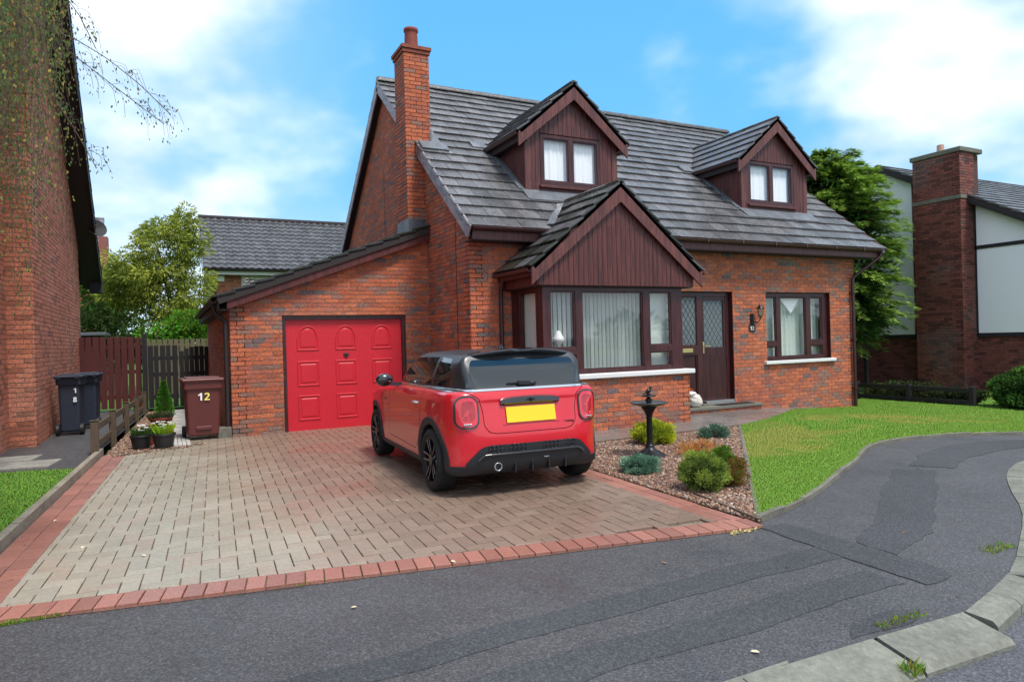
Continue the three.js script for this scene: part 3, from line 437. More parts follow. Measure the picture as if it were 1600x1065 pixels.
{ // main roof
  const xl = 4.33, xr = 14.47, F = frame([xl, EY, EZ], [1, 0, 0], [0, sA, -cA]), L = xr - xl;
  const r = add('roof', slab(F, [[0, .02], [L, .02], [L, SL], [0, SL]], .0, -.14), M.deck, house);
  tiles(r, F, [[-.055, -.05], [L + .055, -.05], [L + .055, SL], [-.055, SL]], { seed: 5, tone: 1.12, single: (s, t) => t < 2.1, limit: 215 });
  const Fb = frame([xr, EY, 2 * RZ - EZ], [-1, 0, 0], [0, sA, cA]); add('roof_deck', slab(Fb, [[0, .02], [L, .02], [L, SL], [0, SL]], 0, -.14), M.deck, r); tiles(r, Fb, [[-.02, -.05], [L + .03, -.05], [L + .03, SL], [-.02, SL]], { seed: 6 });
  const rt = []; for (let x = xl - .02; x < xr; x += .45) { const g = new THREE.CylinderGeometry(.125, .13, .445, 10, 1, false, 0, Math.PI); g.rotateY(-Math.PI / 2 * 0); g.rotateZ(Math.PI / 2); g.rotateX(Math.PI / 2 * 0); g.translate(x + .22, RY - .02, RZ); rt.push([g, x]); }
  for (const [g] of rt) { const c = mix(90, 116, R0()), n = g.attributes.position.count, a = new Float32Array(n * 3), q = lc(c, c, c); for (let i = 0; i < n; i++) a.set(q, i * 3); g.setAttribute('color', new THREE.BufferAttribute(a, 3)); g.rotateX(0); add('ridge_tile', g, M.tile, r); }
  // barge boards at both ends, weathered pale
  for (const [x, m] of [[xl - .017, M.bargeOld], [xr + .017, M.barge]]) { for (const [zA, zB] of [[EZ, RZ], [2 * RZ - EZ, RZ]]) add('barge_board', beam([x, EY - .10, zA + (zA > zB ? .02 : -.02)], [x, RY - .12, zB], .03, .21), m, house); }
  // soffit under the left and right verges
  for (const [x0, x1] of [[xl + .06, FX], [FR, xr - .06]]) for (const s of [1, -1]) add('soffit', beam([(x0 + x1) / 2, EY - .2, RZ + s * (EZ - RZ) - s * .03], [(x0 + x1) / 2, RY - .2, RZ], x1 - x0, .015), M.dark, house);
  // fascia, soffit and gutter along the front eave, broken by the bay roof
  add('fascia_board', box(xl + .06, EY - .2, EZ - .045, 5.75, EY + .01, EZ - .02), M.board, house); add('fascia_board', box(7.5, EY - .2, EZ - .045, xr - .05, EY + .01, EZ - .02), M.board, house);
  add('soffit', box(xl + .06, EY - .215, FZ, xr - .06, EY - .2, EZ - .022), M.dark, house);
  add('gutter', gutterGeo([xl + .02, EY - .01, EZ + .035], [5.72, EY - .012, EZ + .035]), M.gutter, house); add('gutter', gutterGeo([7.55, EY - .015, EZ + .035], [xr + .06, EY - .03, EZ + .035]), M.gutter, house);
  for (let x = 8.3; x < xr; x += .9) add('gutter_bracket', box(x, EY - .075, EZ - .02, x + .03, EY - .005, EZ + .096), M.gutter, house);
  // downpipe on the right corner with a swan neck
  add('downpipe', tube([[14.38, EY - .07, EZ + .035], [14.34, EY - .2, EZ + .0], [13.86, EY - .62, FZ + .08], [13.82, EY - .75, FZ + .07], [13.82, 2, FZ + .07], [13.82, -.22, FZ + .07]], .036, 10, false, 60), M.pipe, house);
  for (const y of [.2, 1.3, 2.35]) add('pipe_clip', rbox(13.77, y, FZ, 13.87, y + .035, FZ + .115, .005), M.pipe, house);
  add('gutter_outlet', rbox(14.35, EY - .11, EZ - .01, 14.43, EY - .02, EZ + .08, .01), M.lead, house);
}
{ // chimney on the left gable
  const c = add('chimney', box(4.12, 3.6, -12.86, 4.58, 7.0, -12.3), M.mortar, house);
  const face = (F, o, seed) => { const R = rng(seed), rest = new Buf(), a0 = Math.min(...o.map(q => q[0])), a1 = Math.max(...o.map(q => q[0])); for (let r = Math.floor(3.5 / .075); r * .075 < 6.98; r++) for (let x = a0 - .225 + (r % 2) * .1125; x < a1; x += .225) { const p = clipConvex([[x, r * .075 + .005], [x + .215, r * .075 + .005], [x + .215, r * .075 + .07], [x, r * .075 + .07]], o); const col = brickSets.house(R); if (p) rest.prism(p, F, .008 + R() * .003, -.012, col, .0025); } add('brickwork', rest.geo(), M.brick, c).userData.kind = 'stuff'; };
  face(frame([0, 0, -12.29], [1, 0, 0], [0, 1, 0]), [[4.105, 3.55], [4.595, 3.55], [4.595, 6.98], [4.105, 6.98]], 31);
  face(frame([4.11, 0, 0], [0, 0, 1], [0, 1, 0]), [[-12.87, 3.55], [-12.285, 3.55], [-12.285, 6.98], [-12.87, 6.98]], 32);
  face(frame([4.59, 0, 0], [0, 0, -1], [0, 1, 0]), [[12.285, 4.9], [12.87, 4.9], [12.87, 6.98], [12.285, 6.98]], 33);
  face(frame([0, 0, -12.87], [-1, 0, 0], [0, 1, 0]), [[-4.595, 4.9], [-4.105, 4.9], [-4.105, 6.98], [-4.595, 6.98]], 34);
  const B = new Buf(), R = rng(35); for (let i = 0; i < 2; i++) { const e = .02 + i * .022; B.prism([[4.1 - e, 12.28 - e], [4.6 + e, 12.28 - e], [4.6 + e, 12.88 + e], [4.1 - e, 12.88 + e]], { o: [0, 0, 0], u: [1, 0, 0], v: [0, 0, -1], n: [0, 1, 0] }, 7.045 + i * .075, 6.985 + i * .07, lc(150, 82, 62), .004, true); } add('corbel', B.geo(), M.brick, c);
  const fl = new Buf(); fl.prism([[4.08, 12.26], [4.62, 12.26], [4.62, 12.9], [4.08, 12.9]], { o: [0, 0, 0], u: [1, 0, 0], v: [0, 0, -1], n: [0, 1, 0] }, 7.2, 7.11, [.32, .3, .27], .16); add('flaunching', fl.geo(), M.kerbM, c);
  const pot = new THREE.LatheGeometry([[.135, 7.15], [.125, 7.4], [.12, 7.5], [.14, 7.51], [.14, 7.56], [.105, 7.57], [.1, 7.3], [.09, 7.2]].map(q => new THREE.Vector2(...q)), 20); pot.translate(4.36, 0, -12.58); add('chimney_pot', pot, M.terracotta, c);
  // lead at the roof
  add('lead_flashing', box(4.58, 5.2, -12.92, 4.61, 5.55, -12.27), M.lead, c); add('lead_flashing', slab(frame([0, EY, EZ], [1, 0, 0], [0, sA, -cA]), [[4.33, 2.72], [4.86, 2.72], [4.86, 3.04], [4.33, 3.04]], .075, .03), M.lead, c); add('lead_flashing', slab(frame([0, EY, EZ], [1, 0, 0], [0, sA, -cA]), [[4.6, 3.05], [4.78, 3.05], [4.78, 3.86], [4.6, 3.86]], .07, .03), M.lead, c);
  add('lead_apron', beam([3.84, 3.50, -12.55], [4.47, 3.73, -12.55], .7, .02), M.lead, c); add('lead_apron', box(4.09, 3.5, -12.9, 4.108, 3.84, -12.25), M.lead, c);  add('lead_apron', box(4.108, 3.6, -12.292, 4.47, 3.84, -12.272), M.lead, c);
}
// gabled roof running back from (cx, z1) to z0
function gableRoof(parent, cx, half, eaveY, ridgeY, z1, z0, o = {}) {
  const dx = half, dy = ridgeY - eaveY, l = Math.hypot(dx, dy), c = dx / l, s = dy / l, D = z1 - z0;
  const r = add('roof', [slab(frame([cx - half, eaveY, z0], [0, 0, 1], [c, s, 0]), [[0, .02], [D, .02], [D, l], [0, l]], 0, -.07), slab(frame([cx + half, eaveY, z1], [0, 0, -1], [-c, s, 0]), [[0, .02], [D, .02], [D, l], [0, l]], 0, -.07)], M.deck, parent);
  tiles(r, frame([cx - half, eaveY, z0], [0, 0, 1], [c, s, 0]), [[0, -.03], [D + .02, -.03], [D + .02, l], [0, l]], { gauge: .31, moss: o.moss ?? .35, seed: o.seed || 3, single: () => true, limit: 300 });
  tiles(r, frame([cx + half, eaveY, z1], [0, 0, -1], [-c, s, 0]), [[-.02, -.03], [D, -.03], [D, l], [-.02, l]], { gauge: .31, moss: o.moss ?? .35, seed: (o.seed || 3) + 1 });
  const ridge = new Buf(); const col = lc(84, 84, 78); for (let z = z1; z > z0; z -= .4) { const a = Math.max(z - .395, z0); for (const q of [-1, 1]) { const P = (d, zz) => [cx + q * d * c * 1, ridgeY + .045 - d * s, zz]; const A = P(0, z), Bq = P(.13, z), C = P(.13, a), E = P(0, a); q > 0 ? ridge.quad(A, Bq, C, E, col) : ridge.quad(A, E, C, Bq, col); ridge.tri(A, [cx, ridgeY - .04, z], Bq, col); } } add('ridge_tile', ridge.geo(), M.tile, r);
  const bb = o.barge || .22, zt = z1 - .012;
  for (const q of [-1, 1]) { const n = [q * s, c], a = [cx + q * (half - .0), eaveY - .02], B = new Buf(), t = [cx, ridgeY - .02]; const lo = bb / c; B.prism(q < 0 ? [[a[0], a[1] - lo * .86], [t[0], t[1] - lo], [t[0], t[1]], [a[0], a[1]]] : [[t[0], t[1] - lo], [a[0], a[1] - lo * .86], [a[0], a[1]], [t[0], t[1]]], frame([0, 0, zt], [1, 0, 0], [0, 1, 0]), .012, -.02, null, .003, true); add('barge_board', B.geo(), M.barge, parent); }
  return r;
}
// the two dormers
function dormer(cx, wx, dw) {
  const d = add('dormer', box(cx - .98, 4.0, -11.1, cx - .95, 5.2, -11.05), M.dark, house); const z = -10.95, half = 1.0, eave = 5.27, ridge = 6.30, top = 6.12;
  const win = [wx - dw, 4.41, wx + dw, 5.25], F = frame([0, 0, z], [1, 0, 0], [0, 1, 0]);
  const out = [[cx - half, 4.1], [cx + half, 4.1], [cx + half, 5.3], [cx, top], [cx - half, 5.3]];
  const sh = new THREE.Shape(out.map(q => new THREE.Vector2(...q))), p = new THREE.Path(); p.moveTo(win[0], win[1]); p.lineTo(win[0], win[3]); p.lineTo(win[2], win[3]); p.lineTo(win[2], win[1]); p.closePath(); sh.holes.push(p);
  const eg = new THREE.ExtrudeGeometry(sh, { depth: .1, bevelEnabled: false }); eg.translate(0, 0, -.112); eg.applyMatrix4(frameMat(F)); add('dormer_wall', eg, M.dark, d);
  boards(d, F, out, [win, [wx - dw - .06, 4.3, wx + dw + .06, 5.31]], .1, M.board);
  add('corner_board', box(cx - half - .02, 4.1, z - .02, cx - half + .1, 5.4, z + .022), M.barge, d); add('corner_board', box(cx + half - .1, 4.1, z - .02, cx + half + .02, 5.4, z + .022), M.barge, d);
  // cheeks
  for (const q of [-1, 1]) { const Fc = q < 0 ? frame([cx - half, 0, 0], [0, 0, 1], [0, 1, 0]) : frame([cx + half, 0, 0], [0, 0, -1], [0, 1, 0]), o = q < 0 ? [[-12.4, 5.3], [z, 4.1], [z, 5.3]] : [[-z, 4.1], [12.4, 5.3], [-z, 5.3]]; add('cheek_wall', slab(Fc, o, -.012, -.08), M.dark, d); boards(d, Fc, o, [], .1, M.board); }
  const r = gableRoof(d, cx, 1.2, eave, ridge, z + .14, -13.6, { moss: cx < 9 ? .22 : .0, seed: Math.round(cx), barge: .23 });
  add('soffit', [box(cx - 1.14, eave - .16, -12.2, cx - 1.0, eave - .14, z + .12), box(cx + 1.0, eave - .16, -12.2, cx + 1.14, eave - .14, z + .12)], M.dark, d);
  for (const q of [-1, 1]) { add('fascia_board', box(cx + q * 1.135, eave - .17, -12.3, cx + q * 1.16, eave + .0, z + .12), M.dark, d); add('gutter', gutterGeo([cx + q * 1.2, eave - .01, -12.35], [cx + q * 1.2, eave - .015, z + .12], .05), M.gutter, d); }
  const w = windowUnit(house, 'dormer_window', frame([0, 0, z + .01], [1, 0, 0], [0, 1, 0]), [win[0] - .06, win[1] - .06, win[2] + .06, win[3] + .05], [[win[0] + .01, win[1] + .03, wx - .055, win[3] - .02], [wx + .055, win[1] + .03, win[2] - .01, win[3] - .02]], { mat: M.frame });
  add('window_sill', rbox(win[0] - .1, win[1] - .11, z - .02, win[2] + .1, win[1] - .06, z + .07, .008), M.board, w);
  // lead apron and soakers
  { const Fr = frame([0, EY, EZ], [1, 0, 0], [0, sA, -cA]), tz = zz => (EZ - zz) / cA, patch = (x0, x1, t0, t1, e = .062) => add('lead_flashing', slab(Fr, [[x0, t0], [x1, t0], [x1, t1], [x0, t1]], e, .03), M.lead, d);
    patch(cx - 1.1, cx + 1.1, tz(-10.95) - .34, tz(-10.95) + .04); for (const q of [-1, 1]) { patch(cx + q * 1.07 - .07, cx + q * 1.07 + .07, tz(-10.95) + .045, tz(-12.3), .06); patch(cx + q * 1.3 - .16, cx + q * 1.3 + .16, tz(-12.28), tz(-12.28) + .26, .066); } }
  // net curtain behind the glass: a thing of its own
  const cs = []; for (let i = 0; i <= 60; i++) cs.push([win[0] + (win[2] - win[0]) * i / 60, z - .10 + .006 * Math.sin(i * 1.35) + .006 * Math.sin(i * .7)]);
  const B = new Buf(); for (let i = 0; i < 60; i++) { const a = cs[i], b = cs[i + 1]; B.quad([a[0], win[1] - .02, a[1]], [b[0], win[1] - .02, b[1]], [b[0], win[3] + .04, b[1]], [a[0], win[3] + .04, a[1]]); }
  const cu = thing('net_curtain', cx < 9 ? 'white net curtain behind the left dormer window above the bay' : 'white net curtain behind the right dormer window near the tree', 'curtain', [wx, win[1], z - .16]); add('curtain_cloth', B.geo(), M.curtain, cu); add('curtain_rail', rod([win[0] - .02, win[3] + .05, z - .16], [win[2] + .02, win[3] + .05, z - .16], .01), M.white, cu);
  add('room_back', box(cx - .9, 4.0, -12.2, cx + .9, 5.42, -12.15), M.room, d);
}
dormer(6.92, 6.89, .60); dormer(12.24, 12.14, .64);
const bayX = 6.62;
{ // bay window with timber gable
  const zf = -9.13, x0 = 5.2, x1 = 8.03;
  const single = () => true;
  wall(house, 'bay_wall', frame([0, 0, zf], [1, 0, 0], [0, 1, 0]), [[x0, -.1], [x1, -.1], [x1, .86], [x0, .86]], [], { seed: 21, single: (x) => x > 5.55, limit: 170 });
  wall(house, 'bay_side_wall', frame([x0, 0, 0], [0, 0, 1], [0, 1, 0]), [[FZ, -.1], [zf, -.1], [zf, .86], [FZ, .86]], [], { seed: 22 });
  wall(house, 'bay_side_wall', frame([x1, 0, 0], [0, 0, -1], [0, 1, 0]), [[-zf, -.1], [-FZ, -.1], [-FZ, .86], [-zf, .86]], [], { seed: 23 });
  const sill = add('bay_sill', [rbox(x0 - .08, .86, zf - .19, x1 + .08, .935, zf + .075, .012), rbox(x0 - .08, .86, FZ + .004, x0 + .12, .934, zf - .17, .012), rbox(x1 - .12, .86, FZ + .004, x1 + .08, .934, zf - .17, .012)], M.white, house);
  const F = frame([0, 0, zf - .1], [1, 0, 0], [0, 1, 0]);
  windowUnit(house, 'bay_window', F, [x0 + .02, .935, x1 - .03, 2.36], [[5.36, 1.36, 5.82, 2.26], [5.36, 1.0, 5.82, 1.25], [5.95, 1.0, 7.16, 2.26], [7.3, 1.36, 7.76, 2.26], [7.3, 1.0, 7.76, 1.25]], { depth: .09 });
  windowUnit(house, 'bay_side_window', frame([x0 + .02, 0, 0], [0, 0, 1], [0, 1, 0]), [FZ + .004, .935, zf - .2, 2.36], [[FZ + .3, 1.02, zf - .33, 2.27]], { depth: .09 });
  windowUnit(house, 'bay_side_window', frame([x1 - .03, 0, 0], [0, 0, -1], [0, 1, 0]), [-zf + .2, .935, -FZ - .004, 2.36], [[-zf + .33, 1.02, -FZ - .2, 2.27]], { depth: .09 });
  // gable cladding and fascia
  const eave = 2.62, ridge = 4.03, half = 1.68, out = [[bayX - 1.53, 2.34], [bayX + 1.53, 2.34], [bayX + 1.53, 2.66], [bayX, 3.88], [bayX - 1.53, 2.66]];
  add('gable_panel', slab(frame([0, 0, -9.13], [1, 0, 0], [0, 1, 0]), out, 0, -.09), M.dark, house);
  boards(house, frame([0, 0, -9.12], [1, 0, 0], [0, 1, 0]), out, [], .092, M.board);
  for (const q of [-1, 1]) { add('fascia_board', q < 0 ? box(bayX - 1.545, 2.34, FZ + .003, bayX - 1.51, 2.6, -9.115) : box(bayX + 1.51, 2.34, FZ + .003, bayX + 1.545, 2.6, -9.115), M.board, house); add('soffit', box(bayX + q * 1.52, 2.52, FZ + .003, bayX + q * 1.64, 2.54, -9.05), M.dark, house); add('fascia_board', box(bayX + q * 1.62, 2.48, FZ + .003, bayX + q * 1.645, 2.63, -9.05), M.board, house); add('gutter', gutterGeo([bayX + q * 1.70, 2.60, FZ + .01], [bayX + q * 1.70, 2.59, -9.05]), M.gutter, house); }
  add('bay_soffit', box(x0 - .1, 2.33, FZ, x1 + .1, 2.345, -9.14), M.dark, house);
  gableRoof(house, bayX, half, eave, ridge, -9.03, -10.85, { moss: .5, seed: 17, barge: .235 });
  add('lead_flashing', beam([bayX - .80, 3.44, -9.93], [bayX - .18, 3.96, -10.62], .13, .02), M.lead, house); add('hopper_end', rbox(5.62, 3.15, -9.98, 5.78, 3.28, -9.88, .01), M.lead, house);
  add('downpipe', tube([[4.98, 2.55, FZ + .2], [4.99, 2.4, FZ + .12], [5.0, 2.2, FZ + .06], [5.0, 0, FZ + .06]], .034, 10, false, 40), M.pipe, house);
  add('bay_floor', box(x0 + .03, .16, FZ - .3, x1 - .03, .2, zf - .25), M.room, house);
  add('window_board', box(x0 + .12, .9, FZ - .2, x1 - .12, .93, zf - .2), M.white, house);
}
{ // front door with side light
  const z = FZ - .09, F = frame([0, 0, z], [1, 0, 0], [0, 1, 0]);
  const w = windowUnit(house, 'door_frame', F, [8.37, .13, 10.235, 2.36], [[8.53, 1.3, 9.37, 2.27], [9.5, .2, 10.14, 2.27, 'open'], [8.53, .3, 9.37, 1.12]], { glass: M.door, paneName: 'panel', depth: .1 });
  const d = add('front_door', [box(9.5, .2, z - .06, 10.14, 1.26, z - .015), box(9.5, 2.2, z - .06, 10.14, 2.27, z - .015), box(9.5, 1.26, z - .06, 9.565, 2.2, z - .015), box(10.08, 1.26, z - .06, 10.14, 2.2, z - .015)], M.door, house);
  const lead = (p, x0, y0, x1, y1, zz) => { const B = new Buf(), s = .115, r = .006; for (let k = -20; k < 20; k++) for (const q of [1, -1]) { let a = [[x0 - 1, (y0 + k * s * 1.5) - q * 1.5 * 1], [x0 + 2, (y0 + k * s * 1.5) + q * 1.5 * 2]]; let p2 = [[a[0][0], a[0][1] - r], [a[1][0], a[1][1] - r], [a[1][0], a[1][1] + r], [a[0][0], a[0][1] + r]]; p2 = clipConvex(p2, [[x0, y0], [x1, y0], [x1, y1], [x0, y1]]); if (p2) B.prism(p2, frame([0, 0, zz], [1, 0, 0], [0, 1, 0]), .004 + q * .001, -.002); } add('lead_came', B.geo(), M.mortarDark, p); };
  add('leaded_pane', box(9.56, 1.25, z - .045, 10.09, 2.21, z - .04), M.leaded, d); lead(d, 9.57, 1.27, 10.08, 2.2, z - .04);
  add('leaded_pane', box(8.52, 1.29, z - .028, 9.38, 2.28, z - .024), M.leaded, w); lead(w, 8.54, 1.31, 9.36, 2.26, z - .022);
  add('door_handle', [rbox(9.52, 1.14, z - .02, 9.555, 1.36, z - .002, .006), rod([9.537, 1.29, z], [9.537, 1.29, z + .045], .009), tube([[9.537, 1.29, z + .045], [9.6, 1.285, z + .05], [9.66, 1.29, z + .045]], .009)], M.brass, d);
  add('letter_plate', rbox(8.95, 1.17, z - .01, 9.25, 1.25, z + .012, .006), M.brass, w);
  add('threshold', rbox(9.46, .13, z - .05, 10.2, .2, FZ + .04, .01), M.steel, house);
  add('step_riser', box(8.45, -.12, FZ + .0, 10.6, .07, FZ + .34), M.mortar, house);
  const R = rng(77), B = new Buf(); for (let r = 0; r < 2; r++) for (let x = 8.45 - (r % 2) * .11; x < 10.6; x += .225) { const p = clipConvex([[x, -.075 + r * .075], [x + .215, -.075 + r * .075], [x + .215, -.01 + r * .075], [x, -.01 + r * .075]], [[8.45, -.1], [10.6, -.1], [10.6, .07], [8.45, .07]]); if (p) B.prism(p, frame([0, 0, FZ + .34], [1, 0, 0], [0, 1, 0]), .008, -.01, brickSets.house(R), .003); } add('step_brickwork', B.geo(), M.brick, house);
  add('door_step', rbox(8.42, .07, FZ + .004, 10.63, .13, FZ + .38, .012), M.conc, house); add('upper_step', rbox(9.3, .13, FZ - .07, 10.2, .15, FZ + .12, .008), M.conc, house);
  const m = thing('door_mat', 'thin black mat on the grey front door step', 'door mat', [9.92, .131, FZ + .2]); add('mat', rbox(9.55, .133, FZ + .13, 10.42, .147, FZ + .36, .006), M.plasticBlack, m);
  add('hall', box(8.3, .1, -13, 10.3, 2.5, -12.9), M.room, house);
}
add('door_jamb', box(10.228, .13, FZ - .09, 10.2395, 2.37, FZ - .004), M.frame, house);
add('window_jamb', box(13.122, .94, FZ - .07, 13.1295, 2.37, FZ - .004), M.frame, house);
{ // right-hand ground floor window
  const w = windowUnit(house, 'front_window', frame([0, 0, FZ - .07], [1, 0, 0], [0, 1, 0]), [11.175, .935, 13.125, 2.365], [[11.25, 1.33, 11.55, 2.27], [11.25, 1.0, 11.55, 1.22], [11.68, 1.0, 12.45, 2.27], [12.6, 1.33, 12.97, 2.27], [12.6, 1.0, 12.97, 1.22]]);
  add('window_sill', rbox(11.08, .86, FZ - .12, 13.22, .93, FZ + .075, .012), M.white, w);
}
// blinds and curtains inside the ground floor windows
function verticalBlind(label, x0, x1, y0, y1, z, step, open, skip = [], group) {
  const t = thing('vertical_blind', label, 'blind', [(x0 + x1) / 2, y0, z], 0, group), R = rng(Math.round(x0 * 100));
  add('head_rail', box(x0 - .02, y1, z - .02, x1 + .02, y1 + .04, z + .02), M.white, t);
  for (let x = x0 + step / 2; x < x1; x += step) { const a = open + (R() - .5) * .25, w = .062, c = Math.cos(a) * w * .5, s = Math.sin(a) * w * .5; const B = new Buf(); B.quad([x - c, y0, z - s], [x + c, y0, z + s], [x + c, y1, z + s], [x - c, y1, z - s]); add('blind_slat', B.geo(), M.blind, t); }
  return t;
}
verticalBlind('open vertical blind behind the narrow left light of the bay', 5.34, 5.84, 1.0, 2.28, -9.42, .085, 1.0);
verticalBlind('pale vertical blind behind the wide middle pane of the bay', 5.9, 7.2, .99, 2.28, -9.42, .078, .95);
verticalBlind('closed vertical blind behind the right light of the bay', 7.26, 7.8, .99, 2.28, -9.42, .06, .12);
function drape(name, label, cat, x0, x1, y0, y1, z, axis = 'x', amp = .015, mat = M.curtain) { const t = thing(name, label, cat, axis === 'x' ? [(x0 + x1) / 2, y0, z] : [z, y0, (x0 + x1) / 2]); const B = new Buf(), n = 80, P = (i, y) => { const u = x0 + (x1 - x0) * i / n, w = z + amp * Math.sin(i * 1.1) + amp * .5 * Math.sin(i * .37); return axis === 'x' ? [u, y, w] : [w, y, u]; }; for (let i = 0; i < n; i++) B.quad(P(i, y0), P(i + 1, y0), P(i + 1, y1), P(i, y1)); add('curtain_cloth', B.geo(), mat, t); return t; }
drape('side_blind', 'cream blind drawn across the left side window of the bay', 'blind', FZ + .2, -9.36, .98, 2.3, 5.32, 'z', .006, M.blind);
drape('net_curtain', 'full-length pale net curtain in the window right of the door', 'curtain', 11.2, 13.1, .95, 2.3, FZ - .28, 'x', .014, M.blind);
{ const t = thing('folded_valance', 'white triangular valance hanging at the top of the right window', 'valance', [12.1, 2.3, FZ - .2]); const B = new Buf(); B.prism([[12.13, 1.93], [12.44, 2.29], [11.76, 2.29]], frame([0, 0, FZ - .2], [1, 0, 0], [0, 1, 0]), .004, 0, null, 0, true); add('valance_cloth', B.geo(), M.render, t); }
{ const t = thing('table_lamp', 'small pale ornament standing on the bay window board', 'ornament', [5.58, .93, -9.38]); const g = new THREE.LatheGeometry([[.001, .0], [.07, .0], [.08, .03], [.03, .09], [.03, .14], [.1, .2], [.09, .25], [.03, .36], [.001, .37]].map(q => new THREE.Vector2(...q)), 18); g.translate(5.58, 1.27, -9.38); const g2 = rod([5.58, .93, -9.38], [5.58, 1.28, -9.38], .02); add('ornament_body', [g, g2], M.white, t); t.name = 'window_ornament'; }
{ // garage, joined to the gable
  const z = -12.25;
  wall(house, 'garage_wall', frame([0, 0, z], [1, 0, 0], [0, 1, 0]), [[.95, -.1], [4.47, -.1], [4.47, 3.52], [.95, 2.24]], [[1.78, -.1, 3.99, 2.04]], { seed: 25, single: (x, y) => x < 1.8, limit: 300 });
  wall(house, 'garage_side_wall', frame([.95, 0, 0], [0, 0, 1], [0, 1, 0]), [[-19.2, -.1], [z, -.1], [z, 2.2], [-19.2, 2.2]], [], { seed: 26 });
  // lean-to roof with its barge board
  const s = Math.hypot(3.75, 1.36), u = 3.75 / s, v = 1.36 / s, F = frame([.74, 2.34, -19.4], [0, 0, 1], [u, v, 0]), L = 7.32;
  const r = add('garage_roof', slab(F, [[0, 0], [L, 0], [L, s], [0, s]], 0, -.12), M.deck, house); tiles(r, F, [[0, -.04], [L + .02, -.04], [L + .02, s], [0, s]], { seed: 9, moss: .6, tone: .7 });
  add('barge_board', (() => { const B = new Buf(); B.prism([[.90, 2.14], [4.47, 3.435], [4.47, 3.67], [.90, 2.375]], frame([0, 0, -12.12], [1, 0, 0], [0, 1, 0]), .014, -.014, null, .004, true); return B.geo(); })(), M.fenceRed, house);
  add('fascia_board', box(.76, 2.14, -19.3, .785, 2.33, -12.14), M.dark, house); add('soffit', box(.78, 2.13, -19.3, .95, 2.145, -12.14), M.dark, house);
  add('gutter', gutterGeo([.70, 2.31, -19.3], [.70, 2.30, -12.1]), M.dark, house);
  add('downpipe', tube([[.70, 2.26, -12.35], [.72, 2.1, -12.36], [.88, 1.95, -12.3], [.88, 1.8, -12.28], [.88, .08, -12.28]], .036, 10, false, 40), M.dark, house);
  add('gully_hopper', rbox(.72, 0, -12.4, .93, .2, -12.2, .02), M.conc, house);
  // up-and-over door with pressed panels
  add('garage_door_frame', [box(1.79, 0, z - .14, 1.845, 2.03, z - .04), box(3.925, 0, z - .14, 3.98, 2.03, z - .04), box(1.845, 1.965, z - .14, 3.925, 2.03, z - .04)], M.frame, house);
  const gd = add('garage_door', box(1.847, .015, z - .12, 3.923, 1.963, z - .09), M.redDoor, house); const zz = z - .09;
  const raised = (p, x0, y0, x1, y1, arch) => { const R = (shape, d0, b) => { const g = new THREE.ExtrudeGeometry(shape, { depth: d0, bevelEnabled: true, bevelSize: b, bevelThickness: .008, bevelOffset: -b, bevelSegments: 2, curveSegments: 10 }); g.translate(0, 0, zz); return g; }; const mk = (i) => { const s = new THREE.Shape(); const a = x0 + i, b = x1 - i, c = y0 + i, d = y1 - i; if (!arch) { s.moveTo(a, c); s.lineTo(b, c); s.lineTo(b, d); s.lineTo(a, d); s.closePath(); } else { const rr = (b - a) / 2 * .86, yb = d - rr; s.moveTo(a, c); s.lineTo(b, c); s.lineTo(b, yb - .05); s.lineTo(b - (b - a) * .07, yb); s.absarc((a + b) / 2, yb, rr, 0, Math.PI, false); s.lineTo(a, yb - .05); s.closePath(); } return s; };
    const o = mk(0), inn = mk(.03); o.holes.push(new THREE.Path(inn.getPoints(10))); add('door_panel', [R(o, .004, .008), R(mk(.055), .002, .028)], M.redDoor, p); };
  for (let i = 0; i < 3; i++) { const cx = 2.22 + i * .665; for (const [y0, y1, a] of [[.2, .64, 0], [.8, 1.24, 0], [1.42, 1.86, 1]]) raised(gd, cx - .19, y0, cx + .19, y1, a); }
  add('door_handle', [rbox(2.84, 1.31, zz, 2.93, 1.36, zz + .02, .006), rbox(2.875, 1.27, zz + .01, 2.895, 1.34, zz + .03, .004)], M.blackIron, gd);
  add('door_seal', box(1.847, 0, z - .12, 3.923, .014, z - .08), M.white, gd);
  add('garage_floor', box(1.2, -.05, -19, 4.4, -.002, -12.4), M.conc, house);
}

